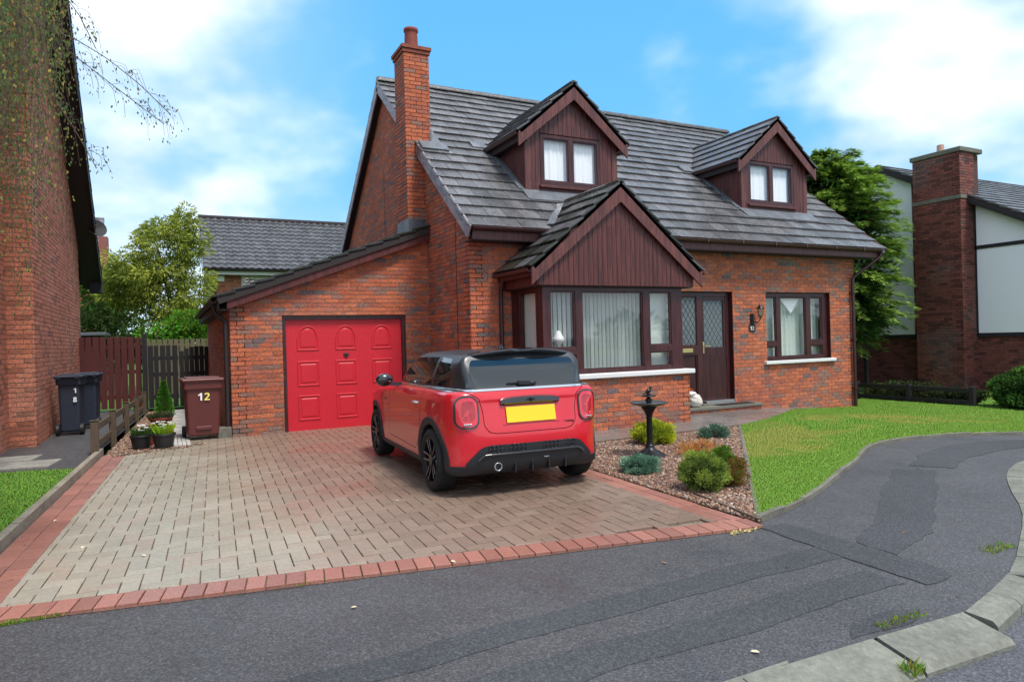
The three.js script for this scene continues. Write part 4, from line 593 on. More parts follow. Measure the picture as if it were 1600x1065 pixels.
// ---------------------------------------------------------------- the red hatchback
{
  const sdPoly = (px, py, P) => { let d = 1e9, s = 1; for (let i = 0, n = P.length, j = n - 1; i < n; j = i++) { const ax = P[i][0], ay = P[i][1], bx = P[j][0], by = P[j][1], ex = bx - ax, ey = by - ay, wx = px - ax, wy = py - ay, t = clamp((wx * ex + wy * ey) / (ex * ex + ey * ey)), qx = wx - ex * t, qy = wy - ey * t; d = Math.min(d, qx * qx + qy * qy); const a = py >= ay, b = py < by, c = ex * wy > ey * wx; if ((a && b && c) || (!a && !b && !c)) s = -s; } return s * Math.sqrt(d); };
  const spline = (P, n = 4) => new THREE.CatmullRomCurve3(P.map(q => V3(q[0], q[1], 0)), false, 'centripetal').getPoints(P.length * n).map(v => [v.x, v.y]);
  const sideL = spline([[.47, .2], [.575, .29], [.622, .42], [.634, .54], [.615, .64], [.59, .72], [.568, .80], [.545, .90], [.51, .985], [.42, 1.015], [-.5, 1.01], [-1.3, .99], [-1.62, .97], [-2.2, .935], [-2.7, .86], [-3.0, .74], [-3.13, .58], [-3.16, .4], [-3.08, .2]], 3);
  const planL = spline([[-.1, .637], [.3, .63], [.5, .605], [.63, .565], [.735, .495], [.81, .37], [.85, .15], [.862, -.3], [.857, -1.2], [.862, -2.3], [.84, -2.65], [.76, -2.92], [.6, -3.08], [.3, -3.15], [-.1, -3.17]], 3);
  const crossL = [[-.1, .19], [.78, .19], [.835, .25], [.86, .40], [.866, .58], [.858, .76], [.835, .90], [.80, .985], [.75, 1.02], [-.1, 1.03]];
  const sideC = spline([[.55, .92], [.505, 1.04], [.40, 1.27], [.33, 1.36], [.0, 1.385], [-.45, 1.395], [-.85, 1.385], [-1.05, 1.36], [-1.18, 1.31], [-1.62, .96], [-1.75, .88]], 4).concat([[.5, .85]]);
  const crossC = [[-.1, .8], [.80, .8], [.755, 1.0], [.725, 1.1], [.645, 1.27], [.595, 1.335], [.50, 1.374], [.3, 1.393], [-.1, 1.40]];
  const planC = spline([[-.1, .62], [.38, .60], [.52, .56], [.60, .49], [.655, .36], [.70, .1], [.735, -.3], [.76, -.8], [.765, -1.2], [.72, -1.55], [.6, -1.72], [-.1, -1.8]], 3);
  const smax = (a, b, k) => { const h = clamp(.5 - .5 * (b - a) / k); return mix(b, a, h) + k * h * (1 - h); }, smin = (a, b, k) => { const h = clamp(.5 + .5 * (b - a) / k); return mix(b, a, h) - k * h * (1 - h); };
  const rW = (y, z) => Math.min(Math.hypot(y - .31, z), Math.hypot(y - .31, z + 2.495));
  const sdBody = (x0, y, z) => {
    const x = Math.abs(x0); let lo = smax(smax(sdPoly(z, y, sideL), sdPoly(x, z, planL), .09), sdPoly(x, y, crossL), .05);
    let ca = 1; if (y > .8 && z > -1.95) ca = smax(smax(sdPoly(z, y, sideC), sdPoly(x, z, planC), .06), sdPoly(x, y, crossC), .035);
    let d = smin(lo, ca, .03);
    d = Math.max(d, -Math.max(rW(y, z) - .352, .52 - x)); return d;
  };
  // surface nets
  const h = .026, lo = [-.936, .14, -3.25], nx = 73, ny = 52, nz = 152, f = new Float32Array(nx * ny * nz), at = (i, j, k) => (k * ny + j) * nx + i;
  for (let k = 0; k < nz; k++) for (let j = 0; j < ny; j++) for (let i = 0; i <= (nx - 1) / 2; i++) { const v = sdBody(lo[0] + i * h, lo[1] + j * h, lo[2] + k * h); f[at(i, j, k)] = v; f[at(nx - 1 - i, j, k)] = v; }
  const vid = new Int32Array(nx * ny * nz).fill(-1), vs = [];
  for (let k = 0; k < nz - 1; k++) for (let j = 0; j < ny - 1; j++) for (let i = 0; i < nx - 1; i++) {
    let sx = 0, sy = 0, sz = 0, n = 0; const c = [[0, 0, 0], [1, 0, 0], [0, 1, 0], [1, 1, 0], [0, 0, 1], [1, 0, 1], [0, 1, 1], [1, 1, 1]], val = c.map(q => f[at(i + q[0], j + q[1], k + q[2])]);
    for (const [a, b] of [[0, 1], [2, 3], [4, 5], [6, 7], [0, 2], [1, 3], [4, 6], [5, 7], [0, 4], [1, 5], [2, 6], [3, 7]]) if ((val[a] < 0) !== (val[b] < 0)) { const t = val[a] / (val[a] - val[b]); sx += mix(c[a][0], c[b][0], t); sy += mix(c[a][1], c[b][1], t); sz += mix(c[a][2], c[b][2], t); n++; }
    if (n) { vid[at(i, j, k)] = vs.length; vs.push([lo[0] + (i + sx / n) * h, lo[1] + (j + sy / n) * h, lo[2] + (k + sz / n) * h]); }
  }
  const grad = (p, e = .006) => { const g = [0, 1, 2].map(a => { const q = [...p], r = [...p]; q[a] += e; r[a] -= e; return sdBody(...q) - sdBody(...r); }), l = Math.hypot(...g) || 1; return g.map(v => v / l); };
  for (const v of vs) { const d = sdBody(...v), g = grad(v); if (Math.abs(d) < .02) for (let a = 0; a < 3; a++) v[a] -= g[a] * d * .9; }
  let tris = [];
  for (let k = 1; k < nz - 1; k++) for (let j = 1; j < ny - 1; j++) for (let i = 1; i < nx - 1; i++) for (let a = 0; a < 3; a++) {
    const d = [[1, 0, 0], [0, 1, 0], [0, 0, 1]][a], s0 = f[at(i, j, k)] < 0, s1 = f[at(i + d[0], j + d[1], k + d[2])] < 0; if (s0 === s1) continue;
    const b = (a + 1) % 3, c = (a + 2) % 3, o = [i, j, k], Q = (db, dc) => { const q = [...o]; q[b] -= db; q[c] -= dc; return vs[vid[at(...q)]]; };
    const A = Q(0, 0), B = Q(1, 0), C = Q(1, 1), D = Q(0, 1); if (s0) tris.push([A, B, C], [A, C, D]); else tris.push([A, C, B], [A, D, C]);
  }
  const split = (T, fn) => { // parts of T where fn < 0 and where fn >= 0, cut along the zero line
    const inn = [], out = []; const cache = new Map(), F = p => { let v = cache.get(p); if (v === undefined) { v = fn(p[0], p[1], p[2]); if (Math.abs(v) < 1e-6) v = 1e-6; cache.set(p, v); } return v; };
    for (const t of T) { const v = t.map(F), neg = v.filter(q => q < 0).length; if (neg === 3) inn.push(t); else if (neg === 0) out.push(t); else { const P = { i: [], o: [] }; for (let e = 0; e < 3; e++) { const a = t[e], b = t[(e + 1) % 3], va = v[e], vb = v[(e + 1) % 3]; (va < 0 ? P.i : P.o).push(a); if ((va < 0) !== (vb < 0)) { const s = va / (va - vb), m = [mix(a[0], b[0], s), mix(a[1], b[1], s), mix(a[2], b[2], s)]; cache.set(m, 1e-6); P.i.push(m); P.o.push(m); } } for (const [q, o] of [[P.i, inn], [P.o, out]]) for (let e = 1; e < q.length - 1; e++) o.push([q[0], q[e], q[e + 1]]); } }
    return [inn, out];
  };
  const gcache = new Map(), nrm = p => { let g = gcache.get(p); if (!g) { g = grad(p); gcache.set(p, g); } return g; };
  const key = p => Math.round(p[0] * 1e5) + ',' + Math.round(p[1] * 1e5) + ',' + Math.round(p[2] * 1e5);
  const geoOf = (T, off = 0, flat = false) => {
    const pos = [], nor = [], uv = []; const edges = new Map();
    const put = (p, n, o) => { pos.push(p[0] + n[0] * o, p[1] + n[1] * o, p[2] + n[2] * o); nor.push(...n); uv.push(p[2], p[1]); };
    for (const t of T) { const e1 = [0, 1, 2].map(i => t[1][i] - t[0][i]), e2 = [0, 1, 2].map(i => t[2][i] - t[0][i]), fn = [e1[1] * e2[2] - e1[2] * e2[1], e1[2] * e2[0] - e1[0] * e2[2], e1[0] * e2[1] - e1[1] * e2[0]], l = Math.hypot(...fn); if (l < 1e-12) continue; for (let i = 0; i < 3; i++) { let n = nrm(t[i]); if (flat || (n[0] * fn[0] + n[1] * fn[1] + n[2] * fn[2]) / l < .55) n = fn.map(q => q / l); put(t[i], n, off ? 0 : 0); const L = pos.length; if (off) { const m = nrm(t[i]); pos[L - 3] += m[0] * off; pos[L - 2] += m[1] * off; pos[L - 1] += m[2] * off; } }
      if (off) for (let i = 0; i < 3; i++) { const a = key(t[i]), b = key(t[(i + 1) % 3]); if (edges.has(b + '|' + a)) edges.delete(b + '|' + a); else edges.set(a + '|' + b, [t[i], t[(i + 1) % 3]]); } }
    if (off) for (const [a, b] of edges.values()) { const na = nrm(a), nb = nrm(b), A = a.map((q, i) => q + na[i] * off), B = b.map((q, i) => q + nb[i] * off), A0 = a.map((q, i) => q - na[i] * .004), B0 = b.map((q, i) => q - nb[i] * .004); const e1 = B.map((q, i) => q - A[i]), e2 = A0.map((q, i) => q - A[i]), n = [e2[1] * e1[2] - e2[2] * e1[1], e2[2] * e1[0] - e2[0] * e1[2], e2[0] * e1[1] - e2[1] * e1[0]], l = Math.hypot(...n) || 1, N = n.map(q => q / l); for (const p of [A, A0, B, B, A0, B0]) { pos.push(...p); nor.push(...N); uv.push(p[2], p[1]); } }
    const g = new THREE.BufferGeometry(); g.setAttribute('position', new THREE.Float32BufferAttribute(pos, 3)); g.setAttribute('normal', new THREE.Float32BufferAttribute(nor, 3)); g.setAttribute('uv', new THREE.Float32BufferAttribute(uv, 2)); return g;
  };
  const rr = (x, y, cx, cy, hx, hy, r) => { const a = Math.abs(x - cx) - hx + r, b = Math.abs(y - cy) - hy + r; return Math.min(Math.max(a, b), 0) + Math.hypot(Math.max(a, 0), Math.max(b, 0)) - r; };
  const car = thing('parked_hatchback', 'red three-door hatchback with black roof and yellow rear plate parked on the drive', 'car', [3.16, .03, -6.39], -.059);
  const paint = phy({ color: lin(200, 16, 34), roughness: .28, clearcoat: 1, clearcoatRoughness: .04, metalness: .0 }), gloss = phy({ color: lin(20, 21, 24), roughness: .22, clearcoat: 1, clearcoatRoughness: .03 }), trim = std({ color: lin(30, 33, 38), roughness: .55, bumpMap: T.bump, bumpScale: .0006 }), glassD = phy({ color: lin(14, 22, 22), roughness: .03, ior: 1.85, clearcoat: .3, clearcoatRoughness: .01 }), chrome = std({ color: lin(225, 228, 230), metalness: .95, roughness: .12 }), seam = std({ color: lin(28, 6, 8), roughness: .9 }), lens = phy({ color: lin(206, 36, 52), roughness: .12, clearcoat: 1, clearcoatRoughness: .02 }), under = std({ color: lin(16, 16, 17), roughness: .9 }), rubber = std({ color: lin(22, 22, 23), roughness: .82 }), rimB = std({ color: lin(24, 24, 26), metalness: .4, roughness: .3 }), silver = std({ color: lin(190, 195, 200), metalness: .85, roughness: .25 });
  const P = (name, T2, mat, off = 0) => add(name, geoOf(T2, off), mat, car, false);
  const roofM = phy({ color: lin(34, 36, 40), roughness: .42, clearcoat: .35, clearcoatRoughness: .25 });
  let a, rest = tris;
  [a, rest] = split(rest, (x, y, z) => Math.min(Math.max(rW(y, z) - .3555, Math.abs(x) - .9), y - .215)); P('underbody', a, under);
  [a, rest] = split(rest, (x, y, z) => Math.max(rW(y, z) - .425, .58 - Math.abs(x), y - .74)); P('wheel_arch_trim', a, trim, .010);
  const diff = [[-.645, .20], [-.665, .33], [-.60, .40], [-.52, .475], [-.44, .492], [.44, .492], [.52, .475], [.60, .40], [.665, .33], [.645, .20]];
  [a, rest] = split(rest, (x, y, z) => Math.max(sdPoly(x, y, diff), .3 - z)); const dif = P('rear_bumper_insert', a, trim, .012);
  [a, rest] = split(rest, (x, y, z) => y - .285 - .02 * smooth(.2, .5, z)); P('sill_trim', a, trim, .012);
  [a, rest] = split(rest, (x, y, z) => y - .996); let top = rest, low = a;
  [a, top] = split(top, (x, y, z) => Math.max(y - 1.016, -1.66 - z)); P('chrome_strip', a, chrome, .006);
  // bonnet, front wings stay with the body; the cabin
  [a, top] = split(top, (x, y, z) => Math.max(1.33 - y, -1.28 - z)); P('roof', a, roofM);
  [a, top] = split(top, (x, y, z) => Math.max(rr(x, y, 0, 1.165, 1.2, .128, .03), sdPoly(x, y, [[-.625, 1.02], [.625, 1.02], [.55, 1.27], [.5, 1.315], [-.5, 1.315], [-.55, 1.27]]), .33 - z)); P('rear_window', a, glassD);
  [a, top] = split(top, (x, y, z) => Math.max(sdPoly(z, y, [[-1.50, 1.035], [-1.14, 1.305], [-.33, 1.318], [-.29, 1.035]]), .4 - Math.abs(x))); P('door_window', a, glassD);
  [a, top] = split(top, (x, y, z) => Math.max(sdPoly(z, y, [[-.22, 1.035], [-.25, 1.318], [.10, 1.305], [.22, 1.18], [.26, 1.035]]), .4 - Math.abs(x))); P('quarter_window', a, glassD);
  [a, top] = split(top, (x, y, z) => Math.max(-1.64 - z, -y + 1.005)); { let ws; [ws, a] = split(a, (x, y, z) => Math.max(Math.abs(x) - .66 + (y - 1) * .35, z + 1.17, 1.03 - y)); P('windscreen', ws, glassD); } P('window_pillars', a, roofM);
  if (top.length) P('scuttle', top, trim);
  const zA2 = (x, y) => { let z = .75; for (let i = 0; i < 80; i++) { const d = sdBody(x, y, z); if (d < .0006) break; z -= Math.max(d * .8, .0005); } return z; };
  const lensDark = phy({ color: lin(164, 20, 34), roughness: .15, clearcoat: 1, clearcoatRoughness: .02 });
  // taillights
  for (const s of [-1, 1]) { let l; [a, low] = split(low, (x, y, z) => Math.max(rr(x, y, s * .638, .808, .108, .150, .08), .22 - z)); [l, a] = split(a, (x, y, z) => rr(x, y, s * .638, .808, .094, .136, .068)); const fr = P('taillight', a, gloss, .016); let inner; [inner, l] = split(l, (x, y, z) => rr(x, y, s * .63, .815, .062, .092, .045)); add('lens', geoOf(l, .013), lens, fr, false); const [cross, pane] = split(inner, (x, y, z) => Math.min(Math.abs(y - .815 - (x - s * .63) * 1.2) - .010, Math.abs(y - .815) - .008, Math.abs(x - s * .63) - .007)); add('lens_inset', geoOf(pane, .009), lensDark, fr, false); add('lens_cross', geoOf(cross, .011), lens, fr, false); const zq = zA2(s * .63, .695); add('light_bar', rbox(s * .63 - .055, .688, zq + .004, s * .63 + .05, .704, zq + .02, .004), silver, fr, false); }
  // tailgate and doors with dark shut lines
  const tg = [[-.66, 1.02], [-.52, .93], [-.49, .80], [-.485, .68], [-.44, .615], [-.36, .598], [.36, .598], [.44, .615], [.485, .68], [.49, .80], [.52, .93], [.66, 1.02]];
  const tgF = (x, y, z) => Math.max(sdPoly(x, y, tg), .25 - z), drF = (x, y, z) => Math.max(sdPoly(z, y, [[-1.70, 1.05], [-1.75, .72], [-1.70, .40], [-1.66, .375], [-.56, .355], [-.44, .44], [-.36, .60], [-.32, 1.05]]), .6 - Math.abs(x));
  [a, low] = split(low, (x, y, z) => tgF(x, y, z) + .0035); P('tailgate', a, paint); let sm; [sm, low] = split(low, (x, y, z) => tgF(x, y, z) - .0035); P('shut_line', sm, seam, -.006);
  for (const s of [-1, 1]) { [a, low] = split(low, (x, y, z) => Math.max(drF(x, y, z) + .0035, -s * x)); P('door', a, paint); [sm, low] = split(low, (x, y, z) => Math.max(drF(x, y, z) - .0035, -s * x)); P('shut_line', sm, seam, -.006); }
  { let br; [br, low] = split(low, (x, y, z) => Math.max(Math.abs(y - .572) - .0025 + 0 * x, .25 - z, Math.abs(x) > .5 ? -1 : -1)); [a, low] = split(low, (x, y, z) => Math.max(rr(z, y, -1.95, .80, .075, .018, .01), .6 - Math.abs(x))); low = low.concat(br); P('side_scuttle', a, gloss, .006); }
  P('body', low, paint);
  // fittings
  const zAt = (x, y) => { let z = .75; for (let i = 0; i < 80; i++) { const d = sdBody(x, y, z); if (d < .0006) break; z -= Math.max(d * .8, .0005); } return z; };
  const xAt = (y, z) => { let x = 1; for (let i = 0; i < 80; i++) { const d = sdBody(x, y, z); if (d < .0006) break; x -= Math.max(d * .8, .0005); } return x; };
  { const zb = zAt(0, .90), B = new Buf(); const n = 16; const L = []; for (let i = 0; i <= n; i++) { const x = mix(-.31, .31, i / n), e = Math.pow(Math.abs(x) / .31, 6), hh = .043 * (1 - .3 * e), yc = .898 - .012 * (x / .31) ** 2, z0 = zAt(x, .9); L.push([[x, yc + hh, z0 - .01], [x, yc + hh * .7, z0 + .028], [x, yc - hh * .4, z0 + .034], [x, yc - hh, z0 + .012], [x, yc - hh, z0 - .01]]); } for (let i = 0; i < n; i++) for (let k = 0; k < 4; k++) B.quad(L[i][k], L[i][k + 1], L[i + 1][k + 1], L[i + 1][k]); for (const q of [0, n]) for (let k = 1; k < 4; k++) q ? B.tri(L[q][0], L[q][k], L[q][k + 1]) : B.tri(L[q][0], L[q][k + 1], L[q][k]); const hb = add('tailgate_handle', B.geo(), gloss, car, false);
    const em = [new THREE.CylinderGeometry(.017, .017, .008, 18)]; em[0].rotateX(Math.PI / 2); em[0].translate(0, .9, zb + .036); for (const s of [-1, 1]) for (let i = 0; i < 3; i++) em.push(rbox(s * .018, .893 + i * .007, zb + .03, s * (.052 - i * .005), .897 + i * .007, zb + .036, .001)); add('winged_badge', em, rimB, hb, false); }
  { const g = new THREE.BoxGeometry(.52, .15, .008); const z0 = zAt(0, .69), z1 = zAt(0, .84), m = new RoundedBoxGeometry(.52, .15, .008, 2, .003); m.rotateX(-Math.atan2(z0 - z1, .15)); m.translate(0, .765, (z0 + z1) / 2 + .012); add('number_plate', m, std({ color: lin(250, 196, 30), roughness: .4 }), car, false); const sr = rbox(-.3, .675, zAt(0, .68) - .02, .3, .682, zAt(0, .68) + .006, .003); add('plate_recess_lip', sr, paint, car, false); }
  { const g = text('COOPER', .021, .003); g.translate(.405, .665, 0); const zz = zAt(.405, .665); g.rotateY(0); g.translate(0, 0, zz + .0); add('model_lettering', g, gloss, car, false); }
  { const g = []; const z0 = zAt(0, 1.06) + .02; g.push(beam([.06, 1.055, z0], [-.1, 1.062, z0 + .002], .03, .035), beam([-.1, 1.062, z0 - .002], [-.21, 1.06, z0 - .006], .012, .012)); const s = new THREE.SphereGeometry(.03, 12, 8); s.scale(1.6, .9, .8); s.translate(.05, 1.055, z0); g.push(s); add('rear_wiper', g, trim, car, false); }
  { // roof spoiler
    const B = new Buf(), n = 28, rows = []; for (let i = 0; i <= n; i++) { const x = mix(-.545, .545, i / n), e = (x / .545) ** 2, no = Math.exp(-((x / .10) ** 4)), y = 1.40 - .05 * e - .012 * no, zr = .45 - .10 * e * e - .035 * no; rows.push([[x, y - .022 - .01 * e, .04], [x, y - .004, .18], [x, y + .002, .31], [x, y - .004, zr], [x, y - .022, zr + .004], [x, y - .05, zr - .07], [x, y - .075, .20]]); }
    for (let i = 0; i < n; i++) for (let k = 0; k < 6; k++) B.quad(rows[i][k], rows[i][k + 1], rows[i + 1][k + 1], rows[i + 1][k]); for (const q of [0, n]) for (let k = 1; k < 6; k++) { q ? B.tri(rows[q][0], rows[q][k], rows[q][k + 1]) : B.tri(rows[q][0], rows[q][k + 1], rows[q][k]); } const g = B.geo(); add('roof_spoiler', g, gloss, car, false);
    const s = new THREE.ConeGeometry(.03, .05, 10); s.scale(.6, 1, 1.8); s.translate(-.05, 1.415, .0); add('roof_aerial', s, gloss, car, false); }
  for (const s of [-1, 1]) { // mirrors, handles
    const m = new THREE.SphereGeometry(.1, 20, 14); m.scale(1.05, .78, .62); m.translate(s * .945, 1.045, -1.50); const st = beam([s * .74, .985, -1.50], [s * .90, 1.0, -1.50], .07, .045); add('door_mirror', [m, st], gloss, car, false);
    const xh = xAt(.84, -.52); const hd = tube([[s * (xh - .01), .845, -.60], [s * (xh + .028), .85, -.57], [s * (xh + .03), .85, -.47], [s * (xh - .01), .845, -.44]], .011, 8, false, 16); add('door_handle', hd, chrome, car, false); }
  { // bumper insert details
    const B = [], z0 = q => zAt(q, .45) + .012; for (const [x0, x1] of [[-.46, -.29], [-.25, -.08], [.10, .27], [.31, .46]]) { const hx = []; for (let i = 0; i < 4; i++) for (let j = 0; j < 2; j++) { const c = new THREE.TorusGeometry(.021, .004, 4, 6); c.translate(mix(x0 + .022, x1 - .022, i / 3) + (j ? .0 : .0), .438 + j * .036, z0((x0 + x1) / 2) + .004); hx.push(c); } add('honeycomb_grille', hx, gloss, dif, false); }
    const lp = []; for (let i = 0; i <= 20; i++) { const x = mix(-.56, .56, i / 20), e = Math.max(0, (Math.abs(x) - .48) / .08); lp.push([x, .405 - .05 * e * e, zAt(x, .395) + .022]); } add('bumper_lip', tube(lp, .012, 6, false, 40), gloss, dif, false);
    add('diffuser_fin', [-.18, .0, .18, .36].map(x => rbox(x - .006, .215, .52, x + .006, .32, zAt(x, .3) + .022, .004)), trim, dif, false);
    const t = new THREE.LatheGeometry([[.03, -.1], [.03, .0], [.036, .005], [.042, 0], [.042, -.1]].map(q => new THREE.Vector2(...q)), 20); t.rotateX(Math.PI / 2); t.translate(-.36, .285, zAt(-.36, .285) + .03); add('exhaust_tip', t, silver, car, false);
    add('towing_eye_cover', rbox(.12, .335, zAt(.15, .34) + .01, .17, .345, zAt(.15, .34) + .016, .002), silver, dif, false);
}
  // wheels
  for (const z of [0, -2.495]) for (const s of [-1, 1]) {
    const w = new THREE.Group(); w.name = 'wheel'; w.position.set(s * .755, .308, z); w.rotation.y = s < 0 ? Math.PI : 0; w.rotation.z = 0; car.add(w); // local +x outward
    const ty = new THREE.LatheGeometry([[.222, -.095], [.25, -.106], [.285, -.103], [.303, -.085], [.308, -.05], [.3085, 0], [.308, .05], [.303, .085], [.285, .103], [.25, .106], [.228, .095], [.222, .085], [.222, -.095]].map(q => new THREE.Vector2(...q)), 48); ty.rotateZ(-Math.PI / 2); add('tyre', ty, rubber, w, false);
    const gro = []; for (const q of [-.05, -.015, .015, .05]) { const t = new THREE.TorusGeometry(.3083, .003, 4, 48); t.rotateY(Math.PI / 2); t.translate(q, 0, 0); gro.push(t); } add('tread_groove', gro, under, w, false);
    const rim = new THREE.LatheGeometry([[.226, .092], [.220, .096], [.212, .088], [.205, .03], [.2, -.09], [.19, -.09], [.19, .03], [.0, .02], [.0, .0]].map(q => new THREE.Vector2(...q)), 40); rim.rotateZ(-Math.PI / 2); add('rim', rim, rimB, w, false);
    const sp = [], hl = []; for (let i = 0; i < 5; i++) for (const d of [-.17, .17]) { const t = i * Math.PI * 2 / 5 + d + .2; sp.push(beam([.07, .05 * Math.cos(t + d * 1.5), .05 * Math.sin(t + d * 1.5)], [.088, .214 * Math.cos(t), .214 * Math.sin(t)], .02, .026, [1, 0, 0])); hl.push(beam([.086, .09 * Math.cos(t + d), .09 * Math.sin(t + d)], [.1015, .207 * Math.cos(t), .207 * Math.sin(t)], .0045, .003, [1, 0, 0])); }
    const hb = new THREE.CylinderGeometry(.055, .062, .03, 20); hb.rotateZ(-Math.PI / 2); hb.translate(.078, 0, 0); sp.push(hb); add('spoke_set', sp, rimB, w, false); add('spoke_edge', hl, silver, w, false);
    const dk = new THREE.CylinderGeometry(.15, .15, .02, 28); dk.rotateZ(Math.PI / 2); dk.translate(.02, 0, 0); add('brake_disc', dk, silver, w, false);
  }
}

// ---------------------------------------------------------------- neighbouring houses
function tileField(parent, F, o, c, seed) { tiles(parent, F, o, { seed, tone: c, single: () => false }); }
{ // house on the left: gable wall with chimney breast, seen along its side
  const h = thing('brick_house', 'neighbouring red brick house at the left edge with a dark bargeboard', 'house', [-6, 0, -13]);
  const bt = z => 3.3 + .79 * (z < -13 ? z + 20.5 : -5.5 - z) - .16;
  wall(h, 'gable_wall', frame([-1.85, 0, 0], [0, 0, -1], [0, 1, 0]), [[12.9, -.1], [19.3, -.1], [19.3, bt(-19.3)], [13, bt(-13)], [12.9, bt(-13)]], [], { set: 'left', seed: 41, single: (x, y) => x < 14.6 && y < 2.2, limit: 470 });
  wall(h, 'chimney_breast_face', frame([0, 0, -12.9], [1, 0, 0], [0, 1, 0]), [[-2.2, -.1], [-1.85, -.1], [-1.85, 9.3], [-2.2, 9.3]], [], { set: 'left', seed: 42 });
  wall(h, 'gable_wall', frame([-2.2, 0, 0], [0, 0, -1], [0, 1, 0]), [[6.2, -.1], [12.95, -.1], [12.95, 8.8], [6.2, 3.9]], [], { set: 'left', seed: 43 });
  add('movement_joint', box(-1.86, 0, -17.3, -1.842, 5.5, -17.28), M.dark, h);
  add('back_wall', box(-11, -.1, -20, -1.9, 3.3, -19.75), M.mortar, h); add('front_wall', box(-11, -.1, -6.3, -2.25, 3.4, -6.1), M.mortar, h); add('far_wall', box(-11.2, -.1, -20, -11, 4, -6.1), M.mortar, h);
  const a = Math.atan(.79), c = Math.cos(a), s = Math.sin(a), L = 7.5 / c;
  const Fb = frame([-1.45, 3.3, -20.5], [-1, 0, 0], [0, s, c]), Ff = frame([-11.6, 3.3, -5.5], [1, 0, 0], [0, s, -c]);
  const r = add('roof', [slab(Fb, [[0, 0], [10.15, 0], [10.15, L], [0, L]], 0, -.12), slab(Ff, [[0, 0], [10.15, 0], [10.15, L], [0, L]], 0, -.12)], M.deck, h);
  tileField(r, Fb, [[-.02, -.05], [10.15, -.05], [10.15, L], [-.02, L]], .9, 44);
  for (const [z0, z1] of [[-20.5, -13], [-5.5, -13]]) { add('barge_board', beam([-1.46, 3.22, z0], [-1.46, 9.12, z1], .03, .26), M.fenceDark, h); add('soffit', beam([-1.66, 3.13, z0], [-1.66, 9.03, z1], .42, .02), M.dark, h); }
  add('gutter', gutterGeo([-1.5, 3.28, -20.55], [-11, 3.28, -20.55]), M.dark, h); add('barge_end', rbox(-1.72, 3.0, -20.55, -1.44, 3.4, -20.3, .02), M.fenceDark, h);
  const d = thing('satellite_dish', 'dark round satellite dish under the left house bargeboard', 'satellite dish', [-1.5, 4.43, -19]); const g = new THREE.LatheGeometry([[0, 0], [.1, .012], [.18, .045], [.22, .07], [.215, .075], [.1, .02], [0, .01]].map(q => new THREE.Vector2(...q)), 24); g.rotateX(1.2); g.rotateY(.5); g.translate(-1.44, 4.43, -19); add('dish', g, M.fenceDark, d); add('mount', rod([-1.85, 4.35, -19.1], [-1.46, 4.42, -19.02], .018), M.fenceDark, d);
}
